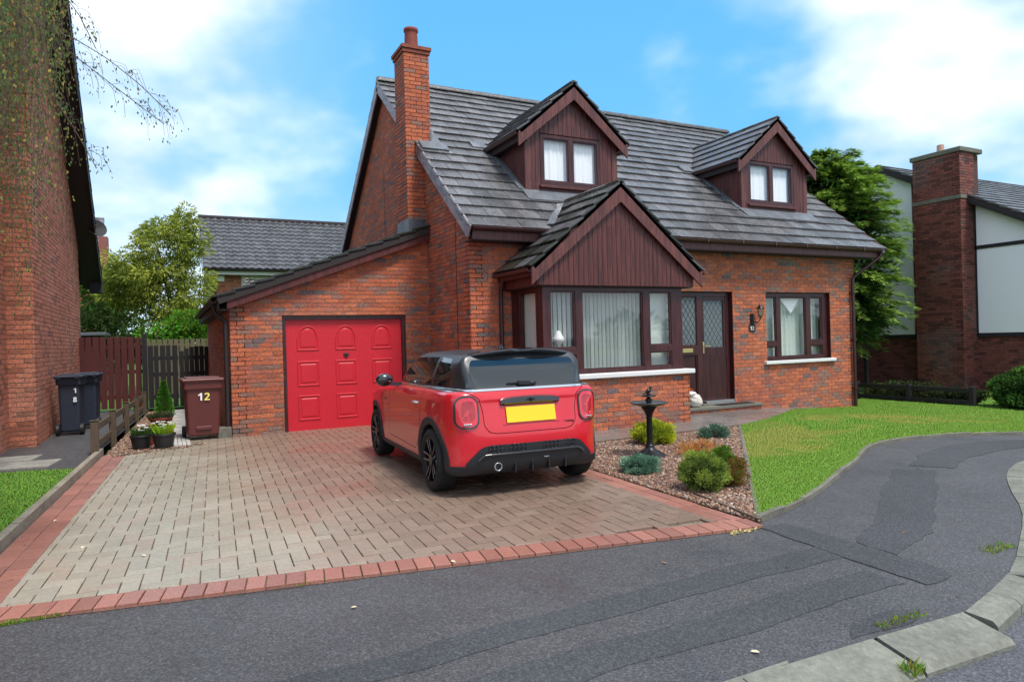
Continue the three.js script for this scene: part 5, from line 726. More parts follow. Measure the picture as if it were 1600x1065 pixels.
{ // house on the right: white render panels framed in timber, big brick chimney
  const X = 20, h = thing('rendered_house', 'dark brick house on the right with white panels and a massive chimney', 'house', [24, -.23, -13]);
  const F = frame([X, 0, 0], [0, 0, 1], [0, 1, 0]), top = z => 5.2 + .55 * (-11.1 - z);
  const ap = -13.6, yt = z => z > ap ? top(z) : top(ap) - (ap - z) * .55;
  wall(h, 'gable_wall', F, [[-20.0, -.5], [-7.0, -.5], [-7.0, top(-7) - .1], [ap, top(ap) - .1], [-20.0, yt(-20.0) - .1]], [], { set: 'dark', seed: 51, mortar: M.mortarDark, proud: .006 });
  const panel = (pts) => { const B = new Buf(); B.prism(pts, F, .03, -.01); add('render_panel', B.geo(), M.render, h); };
  panel([[-10.98, 1.36], [-7.2, 1.36], [-7.2, top(-7.2) - 1.0], [-8.0, 3.66], [-10.98, 3.66]].filter((_, i) => i !== 2).map(q => q)); panel([[-10.98, 3.76], [-8.9, 3.76], [-10.98, top(-10.98) - .16]]);
  panel([[-14.1, 1.36], [-12.75, 1.36], [-12.75, 5.95], [-13.6, 6.4], [-14.1, 6.15]]); panel([[-15.6, 1.36], [-14.22, 1.36], [-14.22, 6.05], [-15.6, 5.3]]); panel([[-18.5, 1.36], [-15.7, 1.36], [-15.7, 5.2], [-18.5, 3.7]]);
  for (const [z0, y0, z1, y1] of [[-11.03, 1.3, -6.9, 1.3], [-11.03, 3.71, -8.6, 3.71], [-18.6, 1.3, -12.7, 1.3]]) add('timber_rail', beam([X - .04, y0, z0], [X - .04, y1, z1], .03, .1), M.fenceDark, h);
  for (const z of [-11.0, -14.16, -15.65]) add('timber_post', box(X - .055, 1.3, z - .05, X - .01, z < -12 ? 5.2 : 5.0, z + .05), M.fenceDark, h);
  add('barge_board', beam([X - .34, top(-6.4) - .08, -6.4], [X - .34, top(ap) - .08, ap], .03, .22), M.fenceDark, h); add('barge_board', beam([X - .34, yt(-20.6) - .08, -20.6], [X - .34, top(ap) - .08, ap], .03, .22), M.fenceDark, h); add('soffit', beam([X - .16, top(-6.4) - .16, -6.4], [X - .16, top(ap) - .16, ap], .36, .02), M.dark, h);
  const a = Math.atan(.55), c = Math.cos(a), s = Math.sin(a), L = (-6.4 - ap) / c; const Ff = frame([X - .36, top(-6.4), -6.4], [1, 0, 0], [0, s, -c]);
  const Fk = frame([X + 11.6, yt(-20.8), -20.8], [-1, 0, 0], [0, s, c]); const r = add('roof', [slab(Ff, [[0, 0], [12, 0], [12, L], [0, L]], 0, -.12), slab(Fk, [[0, 0], [12, 0], [12, L], [0, L]], 0, -.12)], M.deck, h); tileField(r, Ff, [[-.02, -.05], [12, -.05], [12, L], [-.02, L]], 1.05, 53);
  add('front_wall', box(X, -.5, -7.2, X + 11, 2.75, -7), M.mortarDark, h); add('back_wall', box(X, -.5, -20.0, X + 11, 2.7, -19.8), M.mortarDark, h);
  // chimney breast and stack
  const xb = 19.35, wl = (name, F2, o, seed) => wall(h, name, F2, o, [], { set: 'dark', seed, mortar: M.mortarDark, thick: .2 });
  wl('chimney_breast_face', frame([xb, 0, 0], [0, 0, 1], [0, 1, 0]), [[-12.3, -.4], [-11.0, -.4], [-11.0, 6.32], [-12.3, 6.32]], 54);
  wl('chimney_breast_side', frame([0, 0, -11.0], [1, 0, 0], [0, 1, 0]), [[xb, -.4], [X, -.4], [X, 6.32], [xb, 6.32]], 55);
  wl('chimney_breast_side', frame([0, 0, -12.3], [-1, 0, 0], [0, 1, 0]), [[-X, -.4], [-xb, -.4], [-xb, 6.32], [-X, 6.32]], 56);
  add('chimney_core', box(xb + .05, 4.5, -12.25, X + .3, 6.3, -11.05), M.mortarDark, h); add('chimney_cap', rbox(xb - .05, 6.32, -12.36, X + .35, 6.45, -10.94, .02), M.conc, h); add('weathering_course', box(xb - .025, 5.05, -12.33, X, 5.15, -10.97), M.conc, h);
  const pot = new THREE.CylinderGeometry(.09, .1, .28, 14); pot.translate(19.7, 6.56, -11.7); add('chimney_pot', pot, std({ color: lin(190, 150, 130), roughness: .8 }), h);
}
{ // house behind, between the side gate and the garage
  const h = thing('rear_house', 'house behind the garage roof with grey pantiles and an alarm box', 'house', [5, 0, -33]); const z = -31.6;
  wall(h, 'front_wall', frame([0, 0, z], [1, 0, 0], [0, 1, 0]), [[1.75, 0], [9, 0], [9, 4.85], [1.75, 4.85]], [[2.95, 3.2, 4.1, 4.62]], { set: 'left', seed: 61 });
  add('gable_wall', (() => { const B = new Buf(); B.prism([[-37.6, 0], [z, 0], [z, 4.85], [-34.6, 7.3], [-37.6, 4.85]], frame([1.75, 0, 0], [0, 0, 1], [0, 1, 0]), 0, -.2, lc(150, 86, 66), 0, true); return B.geo(); })(), M.brick, h);
  const a = Math.atan2(2.7, 3.4), F = frame([1.45, 4.86, -31.1], [1, 0, 0], [0, Math.sin(a), -Math.cos(a)]), L = 4.34;
  const r = add('roof', slab(F, [[0, 0], [8, 0], [8, L], [0, L]], 0, -.15), M.deck, h);
  const B = new Buf(), R = rng(62); for (let q = 0; q < 13; q++) for (let i = 0; i < 26; i++) { const s0 = i * .3, t0 = q * .335, k = mix(96, 122, R()), col = lc(k, k, k + 3), P = (s, t, e) => [F.o[0] + s, F.o[1] + t * F.v[1] + e * F.n[1], F.o[2] + t * F.v[2] + e * F.n[2]]; const pr = [[0, .02], [.06, .055], [.12, .06], [.18, .035], [.24, .015], [.3, .02]]; for (let e = 0; e < 5; e++) { const [u0, h0] = pr[e], [u1, h1] = pr[e + 1]; B.quad(P(s0 + u0, t0, h0 + .03), P(s0 + u1, t0, h1 + .03), P(s0 + u1, t0 + .34, h1), P(s0 + u0, t0 + .34, h0), col); B.quad(P(s0 + u0, t0, -.01), P(s0 + u1, t0, -.01), P(s0 + u1, t0, h1 + .03), P(s0 + u0, t0, h0 + .03), col); } }
  add('pantile_roofing', B.geo(), M.tile, r).userData.kind = 'stuff';
  for (let x = 1.45; x < 9; x += .45) { const g = new THREE.CylinderGeometry(.12, .12, .44, 8); g.rotateZ(Math.PI / 2); g.translate(x + .2, 7.58, -34.5); add('ridge_tile', g, M.deck, r); }
  add('barge_board', [beam([1.42, 4.75, -31.1], [1.42, 7.46, -34.5], .04, .24), box(1.5, 0, z + .02, 1.75, 4.6, z + .05)], std({ color: lin(120, 126, 136), roughness: .6 }), h);
  add('gutter', gutterGeo([1.45, 4.84, -31.05], [9, 4.84, -31.05], .07), M.dark, h); add('fascia_board', box(1.5, 4.62, -31.2, 9, 4.84, -31.17), M.white, h); add('downpipe', rod([1.9, 4.6, z + .08], [1.9, 0, z + .08], .045), M.dark, h);
  windowUnit(h, 'window', frame([0, 0, z - .05], [1, 0, 0], [0, 1, 0]), [2.95, 3.2, 4.1, 4.62], [[3.03, 3.28, 3.5, 4.54], [3.58, 3.28, 4.02, 4.54]], { mat: M.white }); add('room_back', box(2.6, 3, z - 1, 4.4, 4.7, z - .9), M.room, h);
  const al = thing('alarm_box', 'white alarm box under the eave of the rear house', 'alarm box', [2.05, 4.45, z + .01]); add('casing', rbox(1.93, 4.36, z + .005, 2.27, 4.6, z + .1, .03), M.whitePaint, al);
}
{ // distant gable and chimney beyond the left house
  const h = thing('distant_house', 'far house showing only its tiled roof and chimney beside the left bargeboard', 'house', [-4, 0, -42]);
  const B = new Buf(); B.box(-12, 0, -46, -2.9, 5.6, -40.2, lc(140, 84, 70)); add('wall', B.geo(), M.brick, h); const c = new Buf(); c.box(-2.95, 5, -41, -2.55, 7.35, -40.2, lc(150, 92, 84)); add('chimney', c.geo(), M.brick, h);
  const F = frame([-12, 5.5, -39.8], [1, 0, 0], [0, .72, -.694]); const r = add('roof', slab(F, [[0, 0], [9.15, 0], [9.15, 4.5], [0, 4.5]], 0, -.15), M.deck, h); tileField(r, F, [[0, 0], [9.15, 0], [9.15, 4.5], [0, 4.5]], 1.2, 65);
}
// ---------------------------------------------------------------- fences and gates
const bd = (x0, y0, z0, x1, y1, z1, r = .006) => rbox(x0, y0, z0, x1, y1, z1, r, 1);
{
  const g = thing('plank_gate', 'reddish brown plank gate between the left house and the dark gate', 'gate', [-1.24, .05, -19]); const R = rng(71);
  for (let i = 0; i < 9; i++) { const x = -1.88 + i * .148; add('plank', bd(x + .006 + R() * .012, .1 + R() * .04, -19 + (i % 2) * .03, x + .134 + R() * .008, 1.82 + R() * .04, -18.975 + (i % 2) * .03), M.fenceRed, g); }
  for (const y of [.35, .95, 1.55]) add('rail', bd(-1.88, y, -19.06, -.52, y + .09, -19.0), M.fenceRed, g);
  const p = thing('gate_post', 'tall dark timber post between the reddish and the black gate', 'post', [-.49, 0, -18.95]); add('post', bd(-.545, 0, -19.0, -.43, 1.9, -18.88), M.fenceDark, p);
  const d = thing('dark_gate', 'nearly black arched timber gate and side panel beside the garage', 'gate', [.4, .0, -19.1]);
  for (let i = 0; i < 5; i++) { const x = -.42 + i * .135; add('plank', bd(x, .08, -19.1, x + .118 - (i % 2) * .02, 1.62, -19.075), M.fenceDark, d); }
  for (let i = 0; i < 8; i++) { const x = .27 + i * .116, u = (x + .058 - .73) / .46; add('plank', bd(x, .08, -19.06, x + .106, 1.36 + .22 * Math.sqrt(Math.max(0, 1 - u * u)), -19.035), M.fenceDark, d); }
  for (const y of [.3, .85, 1.25]) { add('rail', bd(-.42, y, -19.14, .25, y + .1, -19.1), M.fenceDark, d); add('rail', bd(.27, y, -19.1, 1.2, y + .1, -19.06), M.fenceDark, d); }
  const f = thing('garden_fence', 'pale weathered slat fence in the garden beyond the dark gate', 'fence', [.4, 0, -23]);
  for (let i = 0; i < 14; i++) { const x = -.55 + i * .15; add('slat', bd(x, .1, -23, x + .12, 1.82, -22.98), M.fencePale, f); } for (const y of [.5, 1.1, 1.6]) add('rail', bd(-.6, y, -23.05, 1.6, y + .08, -23.0), M.fencePale, f);
  const fr = thing('rail_fence', 'low weathered two-rail timber fence along the left side of the drive', 'fence', [-.7, 0, -14.4]);
  const ps = [[-.93, -11.2], [-.82, -12.95], [-.71, -14.7], [-.6, -16.4], [-.5, -18.0]];
  for (const [x, z] of ps) { const o = bd(x - .05, -.05, z - .05, x + .05, .52, z + .05, .008); add('post', o, M.fenceOld, fr); add('post_cap', beam([x, .525, z - .055], [x, .545, z + .055], .105, .012), M.fencePale, fr); }
  for (let i = 0; i < 4; i++) for (const y of [.16, .41]) add('rail', beam([ps[i][0] - .03, y, ps[i][1]], [ps[i + 1][0] - .03, y, ps[i + 1][1]], .03, .1), M.fenceOld, fr);
  const rf = thing('low_fence', 'low dark timber rail fence at the far side of the front lawn', 'fence', [15.6, -.23, -10]);
  for (const z of [-8.72, -10.15, -11.5]) add('post', bd(15.55, -.3, z - .05, 15.65, .23, z + .05), M.fenceDark, rf);
  for (const y of [-.12, .14]) add('rail', beam([15.6, y, -8.7], [15.6, y, -11.55], .035, .09), M.fenceDark, rf);
  const pl = thing('stone_post', 'short grey post by the neighbouring dark brick wall', 'post', [18.2, -.23, -13.1]); add('post', bd(18.15, -.3, -13.15, 18.25, .85, -13.05), M.fenceDark, pl);
  const sh = thing('garden_shed', 'low shed with a flat grey roof behind the reddish gate', 'shed', [-2.3, 0, -23.5]); add('wall', box(-3.6, 0, -24.4, -1.75, 1.95, -23.0), M.fenceRed, sh); add('roof', rbox(-3.8, 1.97, -24.6, -1.55, 2.06, -22.8, .01), M.lead, sh);
}
// ---------------------------------------------------------------- bins, pots, lantern, bird bath and small things
function bin(label, mat, p, turn, w, d, hgt, group) {
  const t = thing('wheelie_bin', label, 'wheelie bin', p, turn, group); // local: front at +z
  const B = new Buf(), w0 = w * .41, w1 = w * .49, d0 = d * .36, d1 = d * .47, y1 = hgt - .08, zc = -.0; const ring = (y, a, b) => { const r = .04, o = []; for (const [sx, sz] of [[1, 1], [-1, 1], [-1, -1], [1, -1]]) for (let k = 0; k < 4; k++) { const q = (sx > 0 ? (sz > 0 ? 0 : 3) : sz > 0 ? 1 : 2) * Math.PI / 2 + k * Math.PI / 6; o.push([sx * (a - r) + r * Math.cos(q), y, sz * (b - r) + r * Math.sin(q) + zc]); } return o; };
  const rs = [ring(.06, w0 - .02, d0 - .02), ring(.09, w0, d0), ring(y1 - .12, w1 - .02, d1 - .02), ring(y1 - .11, w1 + .01, d1 + .01), ring(y1, w1 + .015, d1 + .015)];
  for (let k = 0; k < rs.length - 1; k++) for (let i = 0; i < 16; i++) { const j = (i + 1) % 16; B.quad(rs[k][j], rs[k][i], rs[k + 1][i], rs[k + 1][j]); } for (let i = 1; i < 15; i++) B.tri(rs[0][0], rs[0][i], rs[0][i + 1]);
  add('bin_body', B.geo(), mat, t, false); const lid = rbox(-w1 - .035, y1, -d1 - .05, w1 + .035, y1 + .055, d1 + .045, .025, 3), l2 = rbox(-w1 + .03, y1 + .045, -d1 + .05, w1 - .03, y1 + .075, d1 - .04, .02, 2); add('lid', [lid, l2], mat, t, false);
  add('lid_handle', [rod([-w1 + .05, y1 + .03, -d1 - .07], [w1 - .05, y1 + .03, -d1 - .07], .018), rbox(-w1 + .02, y1 - .01, -d1 - .08, -w1 + .08, y1 + .05, -d1, .01), rbox(w1 - .08, y1 - .01, -d1 - .08, w1 - .02, y1 + .05, -d1, .01)], mat, t, false);
  for (const s of [-1, 1]) { const g = new THREE.CylinderGeometry(.1, .1, .05, 24); g.rotateZ(Math.PI / 2); g.translate(s * (w0 + .025), .1, -d0 + .02); const g2 = new THREE.TorusGeometry(.085, .018, 8, 24); g2.rotateY(Math.PI / 2); g2.translate(s * (w0 + .04), .1, -d0 + .02); add('wheel', [g, g2], M.plasticBlack, t, false); }
  add('axle', rod([-w0 - .02, .1, -d0 + .02], [w0 + .02, .1, -d0 + .02], .012), M.plasticBlack, t, false); add('front_lip', rbox(-w0 * .5, .16, d0 - .005, w0 * .5, .22, d0 + .03, .01), mat, t, false);
  return t;
}
{
  const b = bin('brown wheelie bin numbered 12 standing beside the garage', M.plasticBrown, [.50, .03, -12.42], .04, .58, .66, 1.02);
  for (const [s, x, m] of [['1', -.05, M.whitePaint], ['2', .055, M.yellowPaint]]) { const g = text(s, .12, .004); g.rotateX(-.04); g.translate(x, .70, .292); add('digit', g, m, b, false).name = s === '1' ? 'digit_one' : 'digit_two'; }
  const c = bin('dark blue wheelie bin with white digits against the left house, nearer the lawn', M.plasticBlue, [-1.53, .05, -14.4], Math.PI - .08, .38, .5, 1.08);
  for (const [s, y] of [['1', .78], ['8', .62]]) { const g = text(s, .085, .004); g.rotateY(Math.PI); g.translate(-.09, y, -.238); g.rotateX(.02); add('digit', g, M.whitePaint, c, false); }
  bin('dark wheelie bin half hidden behind the first one by the reddish gate', M.plasticBlue, [-1.37, .05, -15.4], Math.PI - .08, .40, .5, 1.07);
}
function pot(label, p, r, h, mat, name = 'plant_pot') { const t = thing(name, label, 'plant pot', p); const g = new THREE.LatheGeometry([[0, 0], [r * .74, 0], [r * .78, .01], [r * .96, h * .86], [r * 1.04, h * .87], [r * 1.05, h], [r * .95, h], [r * .9, h * .86], [0, h * .85]].map(q => new THREE.Vector2(...q)), 28); add('pot', g, mat, t, false); const s = new THREE.CircleGeometry(r * .9, 20); s.rotateX(-Math.PI / 2); s.translate(0, h * .88, 0); add('compost', s, M.soil, t, false); return t; }
function leafGeo(n, fn, seed) { const R = rng(seed), b = new Buf(); for (let i = 0; i < n; i++) { const q = fn(R, i); if (!q) continue; const { p, d, l, w, c } = q; const D = V3(...d).normalize(), S = D.clone().cross(V3(R() - .5, R() - .5, R() - .5)).normalize(), A = [p[0], p[1], p[2]], m = (k, s) => [p[0] + D.x * l * k + S.x * w * s, p[1] + D.y * l * k + S.y * w * s, p[2] + D.z * l * k + S.z * w * s]; b.tri(A, m(.45, .5), m(1, 0), c); b.tri(A, m(1, 0), m(.45, -.5), c); } return b.geo(); }
const rdir = R => { const z = R() * 2 - 1, a = R() * Math.PI * 2, s = Math.sqrt(1 - z * z); return [s * Math.cos(a), z, s * Math.sin(a)]; };
{
  const a = pot('left of the two black pots of white flowers at the end of the drive', [-.38, .03, -11.75], .15, .2, M.potBlack), b = pot('right of the two black pots, holding bright green leaves and white flowers', [-.07, .03, -11.55], .16, .22, M.potBlack), c = pot('small brownish red pot between and behind the two black pots', [-.23, .03, -12.05], .11, .18, M.terracotta);
  const fl = (t, h0, g, wn, seed, gn, up) => { add('foliage', leafGeo(gn, R => { const a = R() * 6.28, r = Math.sqrt(R()) * .11; return { p: [r * Math.cos(a), h0, r * Math.sin(a)], d: [Math.cos(a) * .5, 1, Math.sin(a) * .5], l: .06 + R() * up, w: .022, c: g(R) }; }, seed), M.leaf, t, false); for (let i = 0; i < wn; i++) { const R = rng(seed + i * 7), a = R() * 6.28, r = .03 + R() * .12, y = h0 + .05 + R() * up; const k = leafGeo(9, (q, j) => ({ p: [r * Math.cos(a), y, r * Math.sin(a)], d: [Math.cos(j * .7), .35, Math.sin(j * .7)], l: .04, w: .034, c: [.9, .9, .86] }), seed + i); add('flower', k, M.leaf, t, false); } };
  fl(a, .19, R => lc(50 + R() * 40, 84 + R() * 40, 44), 11, 801, 260, .1); fl(b, .2, R => lc(130 + R() * 50, 168 + R() * 40, 50), 14, 831, 300, .16); fl(c, .16, R => lc(90, 120 + R() * 30, 60), 5, 861, 120, .08);
  const e = thing('plant_bowl', 'terracotta bowl of dark heather near the dark gate', 'plant bowl', [-.14, .02, -15]); const g = new THREE.LatheGeometry([[0, 0], [.13, 0], [.19, .12], [.215, .13], [.215, .17], [.19, .17], [.17, .14], [0, .13]].map(q => new THREE.Vector2(...q)), 26); add('bowl', g, M.terracotta, e, false); add('heather', leafGeo(900, R => { const a = R() * 6.28, r = Math.sqrt(R()) * .2; return { p: [r * Math.cos(a), .14, r * Math.sin(a)], d: [Math.cos(a) * r * 3 + R() - .5, 1, Math.sin(a) * r * 3 + R() - .5], l: .06 + R() * .1, w: .012, c: lc(60 + R() * 30, 72 + R() * 26, 52 + R() * 14) }; }, 871), M.leaf, e, false);
  const k = thing('dwarf_conifer', 'small bright green cone-shaped conifer standing behind the terracotta bowl', 'conifer', [-.08, .0, -16.3]); add('trunk', rod([0, 0, 0], [0, .4, 0], .025, .01), M.bark, k, false); add('crown', leafGeo(2600, R => { const y = .12 + R() * .72, r = (.86 - y) * .27 * Math.sqrt(R()) + .01, a = R() * 6.28; return { p: [r * Math.cos(a), y, r * Math.sin(a)], d: [Math.cos(a), .8, Math.sin(a)], l: .05, w: .018, c: lc(60 + R() * 40, 110 + R() * 50, 40) }; }, 881), M.leaf, k, false);
}
{ // wall lantern and number plaque
  const l = thing('wall_lantern', 'black coach lantern on the brick wall between door and window', 'wall lantern', [10.76, 1.72, FZ]); const z = FZ;
  add('wall_plate', rbox(10.68, 1.64, z, 10.82, 1.94, z + .03, .02), M.blackIron, l); add('bracket_arm', tube([[10.75, 1.78, z + .03], [10.78, 1.7, z + .1], [10.85, 1.74, z + .18], [10.87, 1.84, z + .2]], .014), M.blackIron, l);
  const cx = 10.87, cz = z + .2, body = add('lantern_cage', (() => { const g = []; const r0 = .05, r1 = .085; for (let i = 0; i < 6; i++) { const a = i * Math.PI / 3; g.push(rod([cx + r0 * Math.cos(a), 1.86, cz + r0 * Math.sin(a)], [cx + r1 * Math.cos(a), 2.06, cz + r1 * Math.sin(a)], .006)); } const c = new THREE.LatheGeometry([[0, 1.82], [.03, 1.83], [.052, 1.86], [.05, 1.865], [0, 1.865]].map(q => new THREE.Vector2(...q)), 6); c.translate(cx, 0, cz); g.push(c); const t = new THREE.LatheGeometry([[0, 2.055], [.1, 2.055], [.105, 2.07], [.05, 2.13], [.03, 2.15], [.012, 2.18], [0, 2.2]].map(q => new THREE.Vector2(...q)), 12); t.translate(cx, 0, cz); g.push(t); return g; })(), M.blackIron, l);
  const gl = new THREE.CylinderGeometry(.082, .048, .19, 6, 1, true); gl.translate(cx, 1.96, cz); add('lantern_glass', gl, phy({ color: lin(235, 235, 225), transmission: .8, thickness: 0, roughness: .15 }), l); const bu = new THREE.SphereGeometry(.026, 12, 10); bu.translate(cx, 1.93, cz); add('unlit_bulb', bu, M.whitePaint, l);
  l.children.forEach(m => { const A = m.geometry; A.scale(.78, .78, .78); A.translate(.0, .03, 0); });
  const p = thing('number_plaque', 'small dark house number plaque below the wall lantern', 'number plaque', [10.75, 1.55, FZ]); add('plaque', rbox(10.665, 1.545, z, 10.835, 1.695, z + .018, .008), M.fenceDark, p); add('plaque_face', rbox(10.69, 1.565, z + .016, 10.81, 1.675, z + .021, .003), std({ color: lin(70, 62, 66), roughness: .4 }), p); const g = text('12', .075, .003); g.translate(10.75, 1.62, z + .0205); add('house_number', g, M.whitePaint, p);
}
{ // bird bath
  const b = thing('bird_bath', 'black cast bird bath with a small bird on top in the gravel bed', 'bird bath', [5.30, .02, -6.77]);
  const lat = (a, n = 28) => new THREE.LatheGeometry(a.map(q => new THREE.Vector2(...q)), n);
  add('base', lat([[0, 0], [.2, 0], [.21, .02], [.17, .04], [.12, .07], [.07, .1], [.05, .14], [.06, .16], [0, .16]]), M.blackIron, b, false); add('column', lat([[.05, .14], [.042, .16], [.036, .2], [.04, .34], [.036, .36], [.036, .5], [.05, .54], [.085, .6], [.1, .625], [0, .625]]), M.blackIron, b, false);
  add('bowl', lat([[0, .62], [.1, .622], [.19, .645], [.235, .665], [.24, .675], [.228, .676], [.17, .655], [.06, .64], [0, .64]], 36), std({ color: lin(70, 78, 80), roughness: .3, metalness: .3 }), b, false); const w = new THREE.CircleGeometry(.19, 28); w.rotateX(-Math.PI / 2); w.translate(0, .662, 0); add('water', w, phy({ color: lin(150, 160, 165), roughness: .03, transmission: .6, thickness: 0 }), b, false);
  add('finial', lat([[.04, .64], [.03, .68], [.05, .7], [.03, .72], [.02, .735], [.085, .745], [.09, .755], [.04, .765], [.025, .78], [0, .785]], 18), M.blackIron, b, false);
  const bd2 = []; const s = new THREE.SphereGeometry(.03, 14, 10); s.scale(1.5, .95, .9); s.rotateZ(.5); s.translate(0, .815, 0); bd2.push(s); const hd = new THREE.SphereGeometry(.019, 12, 8); hd.translate(.03, .85, 0); bd2.push(hd); const bk = new THREE.ConeGeometry(.006, .02, 6); bk.rotateZ(-Math.PI / 2); bk.translate(.055, .85, 0); bd2.push(bk, beam([-.03, .80, 0], [-.085, .775, 0], .018, .008)); add('bird_figure', bd2, M.blackIron, b, false);
}
{ // by the door
  const t = thing('flower_pot', 'pot of red and orange flowers tucked behind the bay corner', 'plant pot', [8.62, .13, -10.05]); const g = new THREE.LatheGeometry([[0, 0], [.09, 0], [.13, .2], [.14, .22], [.12, .22], [0, .2]].map(q => new THREE.Vector2(...q)), 20); add('pot', g, M.potBlack, t, false); add('foliage', leafGeo(260, R => { const d = rdir(R); return { p: [d[0] * .08, .22 + Math.abs(d[1]) * .1, d[2] * .08], d: [d[0], 1, d[2]], l: .09, w: .04, c: lc(80 + R() * 40, 50 + R() * 40, 44) }; }, 901), M.leaf, t, false); for (const [x, y, z, c] of [[-.02, .42, .06, lc(190, 50, 60)], [.06, .36, .1, lc(180, 60, 70)], [-.06, .46, .0, lc(170, 50, 60)], [.15, .36, .08, lc(236, 120, 40)], [.18, .34, .1, lc(240, 130, 40)]]) add('flower', leafGeo(12, (R, j) => ({ p: [x, y, z], d: [Math.cos(j), .5, Math.sin(j)], l: .045, w: .03, c }), 903), M.leaf, t, false);
  const o = thing('stone_ornament', 'pale mottled crouching stone ornament on the left of the front step', 'ornament', [9.0, .135, FZ + .22]); const g2 = new THREE.SphereGeometry(1, 40, 28), pa = g2.attributes.position; for (let i = 0; i < pa.count; i++) { let x = pa.getX(i), y = pa.getY(i), z = pa.getZ(i); const n = 1 + .22 * (noise3(x * 3 + 5, y * 3, z * 3) - .5) + .08 * (noise3(x * 9, y * 9 + 3, z * 9) - .5); x *= n; y *= n; z *= n; pa.setXYZ(i, x * .16 + (y > 0 ? -.06 * y : 0), Math.max(0, y * .15 + .12), z * .11); } g2.computeVertexNormals(); const h2 = new THREE.SphereGeometry(.075, 24, 18), pb = h2.attributes.position; for (let i = 0; i < pb.count; i++) { const n = 1 + .25 * (noise3(pb.getX(i) * 30, pb.getY(i) * 30, pb.getZ(i) * 30) - .5); pb.setXYZ(i, pb.getX(i) * n * 1.5 - .12, pb.getY(i) * n * .65 + .26, pb.getZ(i) * n + .02); } h2.computeVertexNormals(); add('body', g2, std({ color: lin(232, 224, 212), map: T.speck, roughness: .8 }), o, false); add('head', h2, std({ color: lin(236, 232, 224), map: T.speck, roughness: .8 }), o, false);
}

// ---------------------------------------------------------------- planting, gravel, grass, litter
function inst(name, geo, mat, parent, list) { // list of [x,y,z, rx,ry,rz, sx,sy,sz, color]
  const m = new THREE.InstancedMesh(geo, mat, list.length), o = new THREE.Object3D(), c = new THREE.Color(); m.name = name;
  list.forEach((q, i) => { o.position.set(q[0], q[1], q[2]); o.rotation.set(q[3], q[4], q[5]); o.scale.set(q[6], q[7], q[8]); o.updateMatrix(); m.setMatrixAt(i, o.matrix); if (q[9]) { c.setRGB(...q[9]); m.setColorAt(i, c); } });
  m.castShadow = m.receiveShadow = true; parent.add(m); m.userData.kind = 'stuff'; return m;
}
{ // loose stones
  const g = new THREE.DodecahedronGeometry(1, 0), p = g.attributes.position; for (let i = 0; i < p.count; i++) { const k = .85 + .3 * hash3(Math.round(p.getX(i) * 50), Math.round(p.getY(i) * 50), Math.round(p.getZ(i) * 50)); p.setXYZ(i, p.getX(i) * k, p.getY(i) * k, p.getZ(i) * k); } g.computeVertexNormals();
  const pal = R => { const k = R(), j = .8 + .4 * R(); const c = k < .36 ? [150, 108, 84] : k < .6 ? [176, 140, 116] : k < .78 ? [120, 84, 72] : k < .9 ? [196, 176, 158] : k < .95 ? [206, 190, 174] : [92, 86, 86]; return lc(...c.map(v => Math.min(250, v * j * .8))); };
  const fill = (poly, n, seed, s0, s1, y) => { const R = rng(seed), xs = poly.map(q => q[0]), zs = poly.map(q => q[1]), L = []; let guard = 0; while (L.length < n && guard++ < n * 12) { const x = mix(Math.min(...xs), Math.max(...xs), R()), z = mix(Math.min(...zs), Math.max(...zs), R()); if (!inside([x, z], poly)) continue; const s = mix(s0, s1, R() * R()); L.push([x, y + H(x) + s * .25 + R() * .008, z, R() * 6, R() * 6, R() * 6, s, s * (.5 + .3 * R()), s * (.7 + .3 * R()), pal(R)]); } return L; };
  const st = structure('loose_gravel'); inst('pebbles', g, M.stone, st, fill(gravelPoly, 26000, 91, .010, .024, .02)); inst('pebbles', g, M.stone, st, fill([[leftX(-11.1) + .03, -11.18], [.04, -11.52], [.04, -18.7], [-.42, -18.7]], 9000, 92, .012, .026, .006)); inst('pebbles', g, M.stone, st, fill([[-.75, -11.2], [.5, -11.75], [.5, -11.5], [-.7, -11.0]], 350, 93, .008, .018, .03));
}
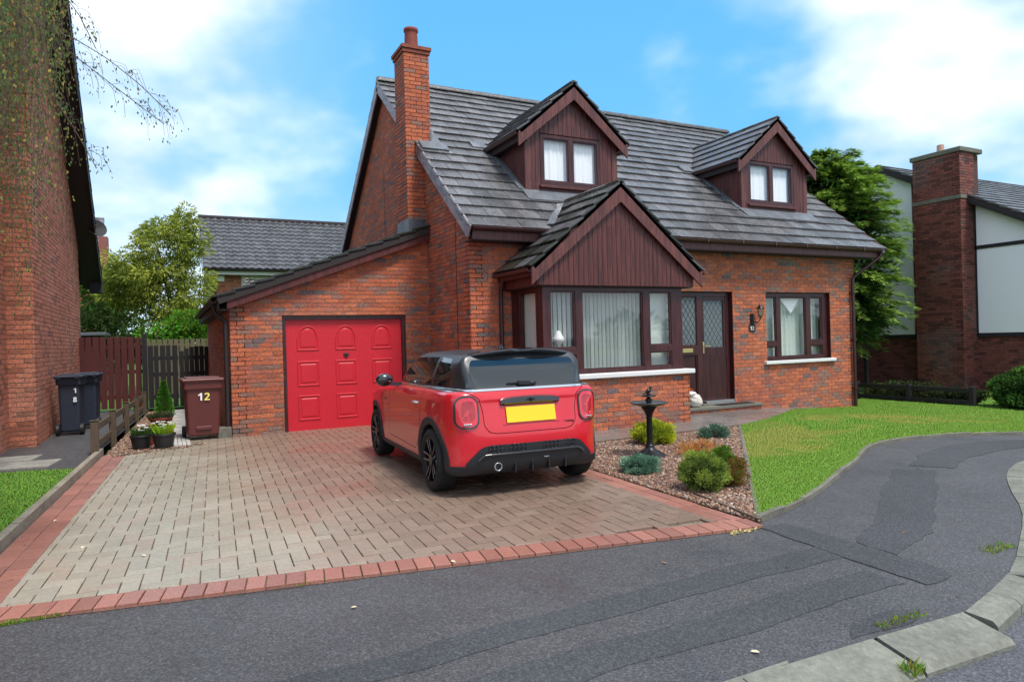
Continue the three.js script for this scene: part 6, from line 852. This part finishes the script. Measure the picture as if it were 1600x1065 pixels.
{ // grass
  const g = new THREE.BufferGeometry(), pos = [], nor = []; const R = rng(5); for (let i = 0; i < 7; i++) { const a = R() * 6.28, r = R() * .018, x = r * Math.cos(a), z = r * Math.sin(a), b = R() * 6.28, w = .0022, h = .6 + .4 * R(), lx = Math.cos(b) * .35 * R(), lz = Math.sin(b) * .35 * R(), c = Math.cos(b + 1.57) * w, s = Math.sin(b + 1.57) * w; pos.push(x - c, 0, z - s, x + c, 0, z + s, x + lx * .04, h * .045, z + lz * .04); for (let k = 0; k < 3; k++) { nor.push(lx * .5, .85, lz * .5); } } g.setAttribute('position', new THREE.Float32BufferAttribute(pos, 3)); g.setAttribute('normal', new THREE.Float32BufferAttribute(nor, 3));
  const gm = phy({ color: 0xffffff, roughness: 1, specularIntensity: .2, side: THREE.DoubleSide });
  const lay = (name, poly, n, seed, y, dry, near) => { const R = rng(seed), xs = poly.map(q => q[0]), zs = poly.map(q => q[1]), L = []; let guard = 0; while (L.length < n && guard++ < n * 20) { const x = mix(Math.min(...xs), Math.max(...xs), R()), z = mix(Math.min(...zs), Math.max(...zs), R()); if (!inside([x, z], poly)) continue; const d = Math.hypot(x, z); if (R() > near / (d * d) && d > Math.sqrt(near)) continue; const q = fbm(x * 1.3 + 7, 0, z * 1.1 + 3, 4), q2 = noise3(x * 5, 1, z * 5); const spot = (a, b, rx, rz) => Math.max(0, 1 - ((x - a) / rx) ** 2 - ((z - b) / rz) ** 2); const t = dry * clamp(smooth(.34, .54, q + .22 * (q2 - .5)) * clamp(2 * spot(6.7, -6.6, 1.5, .9) + 1.6 * spot(8.4, -7.1, 1.5, .6) + 1.5 * spot(11.2, -7.6, 3.4, 1.1) + .06)); const j = R(), e = .85 + .3 * R(); let c = [mix(104, 124, j), mix(143, 160, j), mix(56, 70, j)]; c = [mix(c[0], 190, t * .5), mix(c[1], 156, t * .5), mix(c[2], 96, t * .5)]; const s = e * mix(1, .7, t); L.push([x, y + H(x) - .004, z, 0, R() * 6.28, 0, s * 1.2, s * .5, s * 1.2, lc(...c.map(v => Math.min(255, v * (.9 + .2 * R()))))]); } const st = structure(name); inst('grass_blades', g, gm, st, L); };
  lay('front_lawn_grass', lawnPoly, 150000, 95, .035, .9, 70); lay('left_lawn_grass', [[-5, frontZ(-5)], [leftX(-4.76) - .08, frontZ(-1.23)], [leftX(-9.95) - .08, -9.95], [-1.9, -10.16], [-5, -10.2]], 45000, 96, .075, .12, 50); lay('far_lawn_grass', [[15.7, -8.0], [14.3, -6.9], [11.4, -5.5], [14, -4.3], [19, -2], [19.5, -12], [15.7, -12]], 24000, 97, .03, .5, 90);
}
// clumps of leaves over an uneven volume
function clumpCrown(o) { // o: n, lobes [[x,y,z,rx,ry,rz]...], l, w, col(R, depth, y), seed, up
  const R = rng(o.seed), cl = []; for (const L of o.lobes) { const k = Math.round(o.clumps * L[3] * L[5] / (o.lobes[0][3] * o.lobes[0][5])); for (let i = 0; i < k; i++) { const d = rdir(R), r = Math.cbrt(.25 + .75 * R()) * (.8 + .3 * R()); cl.push([L[0] + d[0] * L[3] * r, L[1] + d[1] * L[4] * r, L[2] + d[2] * L[5] * r, d, r, .65 + .7 * R()]); } }
  return leafGeo(o.n, R2 => { const c = cl[Math.floor(R2() * cl.length)], d = rdir(R2), s = o.size * c[5] * Math.cbrt(R2()); return { p: [c[0] + d[0] * s, Math.max(o.floor ?? -9, c[1] + d[1] * s * .8), c[2] + d[2] * s], d: [d[0] + c[3][0] * .6, d[1] + (o.up ?? 0), d[2] + c[3][2] * .6], l: o.l * (.6 + .8 * R2()), w: o.w * (.7 + .6 * R2()), c: o.col(R2, c[4], c[5]) }; }, o.seed + 1);
}
{ // shrubs in the gravel
  const s = (name, label, p, crown, extra) => { const t = thing(name, label, 'shrub', p); add('stem', [rod([0, 0, 0], [.03, .12, .02], .02, .012), rod([0, 0, 0], [-.05, .12, -.02], .015, .01)], M.bark, t, false); add('foliage', clumpCrown(crown), M.leaf, t, false); if (extra) extra(t); return t; };
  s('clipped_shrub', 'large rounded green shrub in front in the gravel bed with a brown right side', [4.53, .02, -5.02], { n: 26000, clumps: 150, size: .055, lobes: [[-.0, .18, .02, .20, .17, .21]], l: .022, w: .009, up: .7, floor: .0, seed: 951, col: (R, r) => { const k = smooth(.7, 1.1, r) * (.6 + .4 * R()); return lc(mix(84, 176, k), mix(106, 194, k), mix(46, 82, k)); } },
    t => { add('browned_foliage', clumpCrown({ n: 9000, clumps: 60, size: .05, lobes: [[.40, .14, -.02, .13, .13, .15], [.30, .12, .05, .1, .1, .12]], l: .022, w: .009, up: .6, floor: 0, seed: 953, col: (R, r) => { const k = R(); return k < .6 ? lc(110 + R() * 56, 70 + R() * 34, 48) : lc(80 + R() * 30, 100 + R() * 40, 40); } }), M.leaf, t, false).userData.label = 'browned right side of the shrub'; add('upper_shoot', clumpCrown({ n: 4000, clumps: 26, size: .05, lobes: [[.36, .26, -.1, .1, .1, .1]], l: .022, w: .009, up: .8, seed: 955, col: (R, r) => lc(70 + R() * 50, 110 + R() * 40, 40) }), M.leaf, t, false); });
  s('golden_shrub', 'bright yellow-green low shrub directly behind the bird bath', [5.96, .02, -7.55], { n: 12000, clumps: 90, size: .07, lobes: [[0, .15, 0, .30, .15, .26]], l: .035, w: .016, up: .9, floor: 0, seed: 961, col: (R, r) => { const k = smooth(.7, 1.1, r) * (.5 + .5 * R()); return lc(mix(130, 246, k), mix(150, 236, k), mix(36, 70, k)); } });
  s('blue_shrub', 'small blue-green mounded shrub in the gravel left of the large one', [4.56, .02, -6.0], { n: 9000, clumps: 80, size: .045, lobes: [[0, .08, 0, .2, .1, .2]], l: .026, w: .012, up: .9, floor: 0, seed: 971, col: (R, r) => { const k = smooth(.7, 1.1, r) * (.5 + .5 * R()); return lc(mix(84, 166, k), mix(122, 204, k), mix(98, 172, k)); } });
  s('dark_sprig', 'sparse dark blue-green plant near the path edge of the gravel', [6.95, .02, -7.42], { n: 2200, clumps: 22, size: .07, lobes: [[0, .07, 0, .2, .09, .12]], l: .04, w: .014, up: .6, floor: 0, seed: 981, col: R => lc(70 + R() * 30, 104 + R() * 30, 84 + R() * 26) });
  s('withered_plant', 'low withered orange-brown plant between the large shrub and the path', [5.95, .02, -6.6], { n: 1800, clumps: 30, size: .09, lobes: [[0, .04, 0, .32, .06, .22]], l: .05, w: .010, up: .5, floor: 0, seed: 991, col: R => lc(170 + R() * 40, 116 + R() * 40, 70 + R() * 20) });
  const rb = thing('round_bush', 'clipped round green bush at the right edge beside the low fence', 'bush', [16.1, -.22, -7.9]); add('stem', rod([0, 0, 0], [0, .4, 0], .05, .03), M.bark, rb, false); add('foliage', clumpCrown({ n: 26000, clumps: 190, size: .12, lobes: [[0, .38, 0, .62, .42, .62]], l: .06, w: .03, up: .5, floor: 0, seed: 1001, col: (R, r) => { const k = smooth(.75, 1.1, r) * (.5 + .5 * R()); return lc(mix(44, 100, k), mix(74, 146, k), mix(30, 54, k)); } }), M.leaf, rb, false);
  const hd = thing('ivy_hedge', 'dark low hedge growing along behind the low rail fence', 'hedge', [15.9, -.23, -10.1]); add('foliage', clumpCrown({ n: 16000, clumps: 150, size: .13, lobes: [[0, .2, 0, .18, .22, 1.5]], l: .06, w: .03, up: .3, floor: 0, seed: 1011, col: R => lc(40 + R() * 40, 50 + R() * 40, 34 + R() * 12) }), M.leaf, hd, false);
}
{ // feathery conifer beyond the right end of the house
  const t = thing('conifer_tree', 'tall feathery green conifer between the house and the white-panelled neighbour', 'tree', [16.95, -.23, -13.6]); const R = rng(1101);
  add('trunk', [rod([0, 0, 0], [.05, 3.2, 0], .14, .09, 10), rod([.05, 3.2, 0], [0, 6.2, .05], .09, .02, 10)], M.bark, t, false); const bl = [], b = new Buf(), lv = [];
  for (let i = 0; i < 520; i++) { const f = Math.pow(R(), .8), y = 1.5 + f * 5.1, prof = (f < .12 ? .72 + f * 2.3 : 1 - Math.pow((f - .12) / .9, 3.2) * .66) * 2.3, a = R() * 6.283, L = prof * (.66 + .42 * R()), rise = .30 + .5 * f, dr = .34 * (1 - .55 * f); const P = u => [Math.cos(a + .18 * u) * L * u, y + rise * L * u * .5 - dr * L * u * u * 1.15, Math.sin(a + .18 * u) * L * u]; if (i % 3 === 0) bl.push(tube([P(0), P(.5), P(.95)], .013, 5, false, 5)); const dp = R(); for (let k = 0; k < 40; k++) { const u = .18 + .86 * Math.sqrt((k + R()) / 40), q = P(u), w = .26 * (1.15 - u) + .07, off = (R() - .5) * 2 * w; q[0] += -Math.sin(a) * off; q[2] += Math.cos(a) * off; q[1] += (R() - .6) * .12; lv.push([q, a, u, off, dp, f]); } }
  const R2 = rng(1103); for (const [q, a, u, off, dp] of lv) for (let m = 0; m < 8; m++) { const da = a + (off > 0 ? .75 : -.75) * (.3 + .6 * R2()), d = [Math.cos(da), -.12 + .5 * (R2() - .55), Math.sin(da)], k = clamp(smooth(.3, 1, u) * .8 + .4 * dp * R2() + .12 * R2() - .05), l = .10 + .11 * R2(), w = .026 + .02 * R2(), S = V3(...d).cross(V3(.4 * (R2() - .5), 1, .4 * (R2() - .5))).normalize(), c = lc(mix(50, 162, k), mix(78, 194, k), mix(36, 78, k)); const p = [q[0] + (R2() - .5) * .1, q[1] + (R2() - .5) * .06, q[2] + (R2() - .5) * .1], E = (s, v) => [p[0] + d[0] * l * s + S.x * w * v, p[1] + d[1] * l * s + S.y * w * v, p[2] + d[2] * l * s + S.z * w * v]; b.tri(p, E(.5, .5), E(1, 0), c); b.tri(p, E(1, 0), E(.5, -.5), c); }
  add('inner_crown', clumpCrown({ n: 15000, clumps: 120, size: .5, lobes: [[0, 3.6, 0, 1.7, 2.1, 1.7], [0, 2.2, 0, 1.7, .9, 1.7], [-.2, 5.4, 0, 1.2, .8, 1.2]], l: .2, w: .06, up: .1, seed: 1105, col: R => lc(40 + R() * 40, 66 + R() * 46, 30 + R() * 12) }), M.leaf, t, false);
  add('limb', bl, M.bark, t, false).userData.kind = 'stuff'; add('crown', b.geo(), M.leaf, t, false);
}
{ // second conifer farther back, its top showing above the roof ridge
  const t = thing('conifer_tree', 'conifer farther back whose top shows above the right end of the house roof', 'tree', [17.4, -.23, -18.2]); add('trunk', rod([0, 0, 0], [0, 8.2, 0], .18, .03, 9), M.bark, t, false);
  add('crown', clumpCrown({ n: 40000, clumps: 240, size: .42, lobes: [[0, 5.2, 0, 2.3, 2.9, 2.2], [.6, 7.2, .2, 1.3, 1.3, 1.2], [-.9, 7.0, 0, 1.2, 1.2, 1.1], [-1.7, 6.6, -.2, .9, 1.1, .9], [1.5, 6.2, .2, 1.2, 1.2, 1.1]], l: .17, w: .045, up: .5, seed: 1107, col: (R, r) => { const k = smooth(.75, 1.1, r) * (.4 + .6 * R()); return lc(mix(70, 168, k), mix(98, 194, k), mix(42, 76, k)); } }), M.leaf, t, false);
}
{ // trees behind the gates
  const tree = (name, label, p, h, lobes, o) => { const t = thing(name, label, 'tree', p); add('trunk', [rod([0, 0, 0], [.1, h * .5, 0], .16, .1, 9), rod([.1, h * .5, 0], [-.3, h * .85, .2], .09, .03, 7), rod([.1, h * .42, 0], [.7, h * .8, -.2], .08, .03, 7), rod([.1, h * .35, 0], [-.9, h * .62, .1], .07, .02, 7)], M.bark, t, false); add('crown', clumpCrown({ lobes, ...o }), M.leaf, t, false); };
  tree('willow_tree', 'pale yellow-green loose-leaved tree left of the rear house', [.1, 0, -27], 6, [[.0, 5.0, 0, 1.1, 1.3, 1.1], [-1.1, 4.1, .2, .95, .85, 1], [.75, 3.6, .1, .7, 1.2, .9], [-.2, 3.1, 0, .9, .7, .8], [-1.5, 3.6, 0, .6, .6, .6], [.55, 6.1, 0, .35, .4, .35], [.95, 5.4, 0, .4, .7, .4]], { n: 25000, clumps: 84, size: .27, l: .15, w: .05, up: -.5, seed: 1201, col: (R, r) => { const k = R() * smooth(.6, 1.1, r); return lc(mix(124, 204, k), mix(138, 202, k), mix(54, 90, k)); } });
  tree('dark_tree', 'darker green tree behind the left house bargeboard end', [-2.0, 0, -30], 4.6, [[0, 3.9, 0, 1.1, .8, 1], [.9, 4.1, 0, .8, .7, .8], [-.2, 2.9, 0, 1, .7, .9]], { n: 9000, clumps: 50, size: .3, l: .14, w: .07, up: 0, seed: 1211, col: R => lc(50 + R() * 40, 78 + R() * 40, 34) });
  tree('leafy_shrub', 'bright green leafy shrub rising above the fence behind the dark gate', [.8, 0, -25], 2.6, [[0, 2.2, 0, .85, .6, .6], [-.9, 1.9, .2, .6, .5, .5], [.7, 2.0, 0, .5, .45, .5]], { n: 9000, clumps: 50, size: .2, l: .12, w: .06, up: 0, seed: 1221, col: R => lc(70 + R() * 50, 116 + R() * 50, 40) });
  tree('garden_shrub', 'dark shrub filling the gap above the reddish gate', [-1.5, 0, -26], 2.4, [[0, 2.0, 0, .9, .8, .6], [.7, 1.6, 0, .6, .6, .5], [-.6, 2.5, 0, .6, .5, .5]], { n: 7000, clumps: 45, size: .2, l: .11, w: .055, up: 0, seed: 1231, col: R => lc(40 + R() * 34, 62 + R() * 36, 30) });
  const far = structure('far_woodland'); const R = rng(1241), lobes = []; for (let i = 0; i < 46; i++) { const a = -1.0 + i * .075, d = 85 + R() * 30; lobes.push([Math.sin(a) * d, 1.2 + R() * 1.4, -Math.cos(a) * d, 5, 2.2 + R() * 1.6, 4]); } const m = add('tree_belt', clumpCrown({ n: 26000, clumps: 26, size: 1.6, lobes, l: 1.1, w: .6, up: 0, floor: 0, seed: 1243, col: R => lc(50 + R() * 30, 74 + R() * 34, 40) }), M.leaf, far); m.userData.kind = 'stuff';
}
{ // birch whose hanging twigs reach into the left of the picture; its trunk stands on the left lawn
  const t = thing('birch_tree', 'birch with thin hanging leafy twigs in the upper left corner', 'tree', [-3.1, .08, -6.3]); const R = rng(1301), O = [-3.1, .08, -6.3];
  add('trunk', [rod([0, -.1, 0], [.1, 3, .1], .14, .1, 10), rod([.1, 3, .1], [.3, 6.4, .3], .1, .04, 9)], std({ color: lin(186, 182, 172), map: T.wood, roughness: .8 }), t, false);
  const br = [], tw = [], lv = new Buf(); const W = p => [p[0] - O[0], p[1] - O[1], p[2] - O[2]];
  const leaf = (p, c, s) => { const D = V3(R() - .5, -.8 - .3 * R(), R() - .5).normalize(), S = D.clone().cross(V3(R() - .5, .2, R() - .5)).normalize(), l = s * (.7 + .5 * R()), w = l * .55, E = (k, v) => [p[0] + D.x * l * k + S.x * w * v, p[1] + D.y * l * k + S.y * w * v, p[2] + D.z * l * k + S.z * w * v]; lv.tri(p, E(.4, .5), E(1, 0), c); lv.tri(p, E(1, 0), E(.4, -.5), c); };
  const col = () => { const k = R(); return k < .84 ? lc(76 + R() * 46, 86 + R() * 40, 56 + R() * 18) : k < .96 ? lc(132 + R() * 40, 124 + R() * 30, 74) : lc(166 + R() * 30, 146 + R() * 20, 80); };
  const limb = (a, m, b) => br.push(tube([W(a), W(m), W(b)], .014, 6, false, 12));
  const curve = (A, B, C, u) => [0, 1, 2].map(i => (1 - u) * (1 - u) * A[i] + 2 * u * (1 - u) * B[i] + u * u * C[i]);
  const hang = (s, L, dx, dens, ls = .03) => { const n = Math.round(L / .035), pts = []; let p = [...s], vx = dx[0], vz = dx[1]; for (let i = 0; i <= n; i++) { pts.push(W(p)); if (i > 1) for (let k = 0; k < dens; k++) if (R() < .8) leaf(W([p[0] + (R() - .5) * .16, p[1] + (R() - .5) * .12, p[2] + (R() - .5) * .16]), col(), ls); p = [p[0] + vx * .035 + (R() - .5) * .008, p[1] - .032, p[2] + vz * .035]; vx *= .96; vz *= .96; } tw.push(tube(pts.filter((_, i) => i % 4 === 0 || i === pts.length - 1), .0012, 4, false, 10)); };
  for (let i = 0; i < 10; i++) { const z = -6.4 + i * .22, A = [-2.95, 3.2 + R() * 1.6, -6.1], B = [-1.9, 4.9 + R() * .4, (z - 6) / 2], C = [.125 * z + (R() - .5) * .1, 4.3 + R() * .5, z]; limb(A, curve(A, B, C, .5), C); }
  for (let k = 0; k < 240; k++) { const z = -4.2 - 2.1 * R(), f = Math.pow(R(), 1.15), x = z * (mix(.19, .104, f) + .006 * (R() - .5)), top = 3.1 + (.9 + .35 * R()) * (-z / 5), L = (.25 + 1.0 * R()) * (1.1 - .5 * f) * (-z / 5); hang([x, top - 1.5 * R() * R() * (-z / 5), z], L, [(R() - .5) * .5, (R() - .5) * .9], 3, .025); }
  for (const [A, B, C, n] of [[[-.95, 3.75, -5.05], [-.5, 3.36, -5], [.02, 2.98, -5], 26], [[-.62, 3.5, -5.0], [-.3, 3.42, -4.95], [.06, 3.02, -4.92], 16], [[-.9, 3.5, -5.2], [-.6, 3.2, -5.2], [-.38, 2.7, -5.2], 18], [[-.8, 4.0, -5.1], [-.5, 3.85, -5.1], [-.36, 3.45, -5.1], 18]]) { tw.push(tube([0, .25, .5, .75, 1].map(u => W(curve(A, B, C, u))), .0028, 5, false, 14)); for (let k = 0; k < n; k++) { const q = curve(A, B, C, .25 + .75 * R()), m = [q[0] + .02 + .08 * R(), q[1] + .03 - .10 * R(), q[2] + (R() - .5) * .16], e = [m[0] + .05 * R(), m[1] - .05 - .1 * R(), m[2] + (R() - .5) * .1]; tw.push(tube([W(q), W(m), W(e)], .0011, 4, false, 5)); for (let i = 0; i < 4; i++) { const v = R() < .5 ? m : e; leaf(W([v[0] + (R() - .5) * .07, v[1] + (R() - .5) * .07, v[2] + (R() - .5) * .07]), lc(92 + R() * 40, 96 + R() * 36, 70), .022); } } }
  add('branch', br, M.bark, t, false).userData.kind = 'stuff'; add('twigs', tw, std({ color: lin(92, 80, 68), roughness: .9 }), t, false).userData.kind = 'stuff'; add('foliage', lv.geo(), M.leaf, t, false);
}
{ // fallen leaves and weeds
  const shape = (c, s) => { const b = new Buf(), a = [[0, 0], [.3, .32], [.7, .28], [1, 0], [.7, -.26], [.3, -.3]].map(([x, y]) => [x * s, .004 + .25 * s * Math.abs(y), y * s]); for (let i = 1; i < 5; i++) b.tri(a[0], a[i + 1], a[i], c); return b.geo(); };
  const lm = std({ vertexColors: true, roughness: .8, side: THREE.DoubleSide }); const lab = ['fallen pale curled leaf lying on the tarmac or paving', 'fallen brown leaf lying on the tarmac or paving', 'fallen dark leaf lying on the tarmac or paving'], cols = [lc(206, 192, 160), lc(148, 96, 56), lc(52, 44, 38)], protos = [], R = rng(1401);
const spots = [[1.67, -4.3], [1.55, -4.08], [-.1, -4.1], [.9, -3.9], [2.9, -3.6], [3.5, -3.1], [2.45, -2.35], [4.8, -3.2], [3.9, -2.3], [-.6, -6.1], [-.95, -5.5], [-1.0, -6.4], [-.9, -7.2], [-1.02, -7.9], [-.75, -8.2], [-.2, -5.6], [.3, -5.9], [1.3, -5.4], [1.9, -6.2], [2.6, -4.9], [7.2, -4.6]];
  spots.forEach(([x, z], i) => { const k = i % 3; let o; if (!protos[k]) { o = add('fallen_leaf', shape(cols[k], k === 2 ? .04 : .05), lm, scene, false); tag(o, lab[k], 'leaf', ['pale fallen leaves', 'brown fallen leaves', 'dark fallen leaves'][k]); protos[k] = o; } else { o = protos[k].clone(); o.name = numbered('fallen_leaf'); scene.add(o); } const onDrive = z < frontZ(x) && x < rightX(z); o.position.set(x, (onDrive ? .03 : .004), z); o.rotation.set(0, R() * 6.28, (R() - .5) * .3); const s = .4 + .5 * R(); o.scale.set(s, s, s); });
  const weed = (label, p, n, sp, h, seed) => { const t = thing('weed_tuft', label, 'weed', p); add('blades', leafGeo(n, R => ({ p: [(R() - .5) * sp[0], 0, (R() - .5) * sp[1]], d: [(R() - .5) * 1.5, 1, (R() - .5) * 1.5], l: h * (.4 + .8 * R()), w: .008, c: lc(96 + R() * 50, 122 + R() * 40, 44 + R() * 20) }), seed), M.leaf, t, false); };
  weed('green weed tuft in the joint between the two dropped kerb stones', [2.97, -.05, -1.95], 90, [.1, .08], .07, 1411); weed('thin grass line at the left end of the drive border bricks', [-.72, .0, -4.66], 260, [.35, .03], .03, 1412); weed('small weed patch beside the middle border bricks of the drive', [.78, .0, -4.43], 90, [.16, .03], .03, 1413); weed('weedy growth behind the dropped kerb by the bend', [3.35, .0, -2.25], 120, [.35, .05], .03, 1414); weed('grassy edge growing along the bend of the kerb', [5.0, .0, -2.66], 150, [.3, .12], .03, 1415);
  const pf = thing('pale_patch_leaf', 'pale leaf litter gathered where drive, lawn and pavement meet', 'leaf litter', [3.9, .004, -3.84]); add('litter', leafGeo(60, R => ({ p: [(R() - .5) * .35, .002, (R() - .5) * .05], d: [R() - .5, .1, R() - .5], l: .03, w: .02, c: lc(190 + R() * 30, 176 + R() * 30, 140) }), 1421), M.leaf, pf, false).name = 'leaf_litter'; pf.name = 'leaf_litter_patch';
}

scene.traverse(o => { if (o.isMesh) { o.castShadow = true; o.receiveShadow = true; } });
renderer.render(scene, camera);
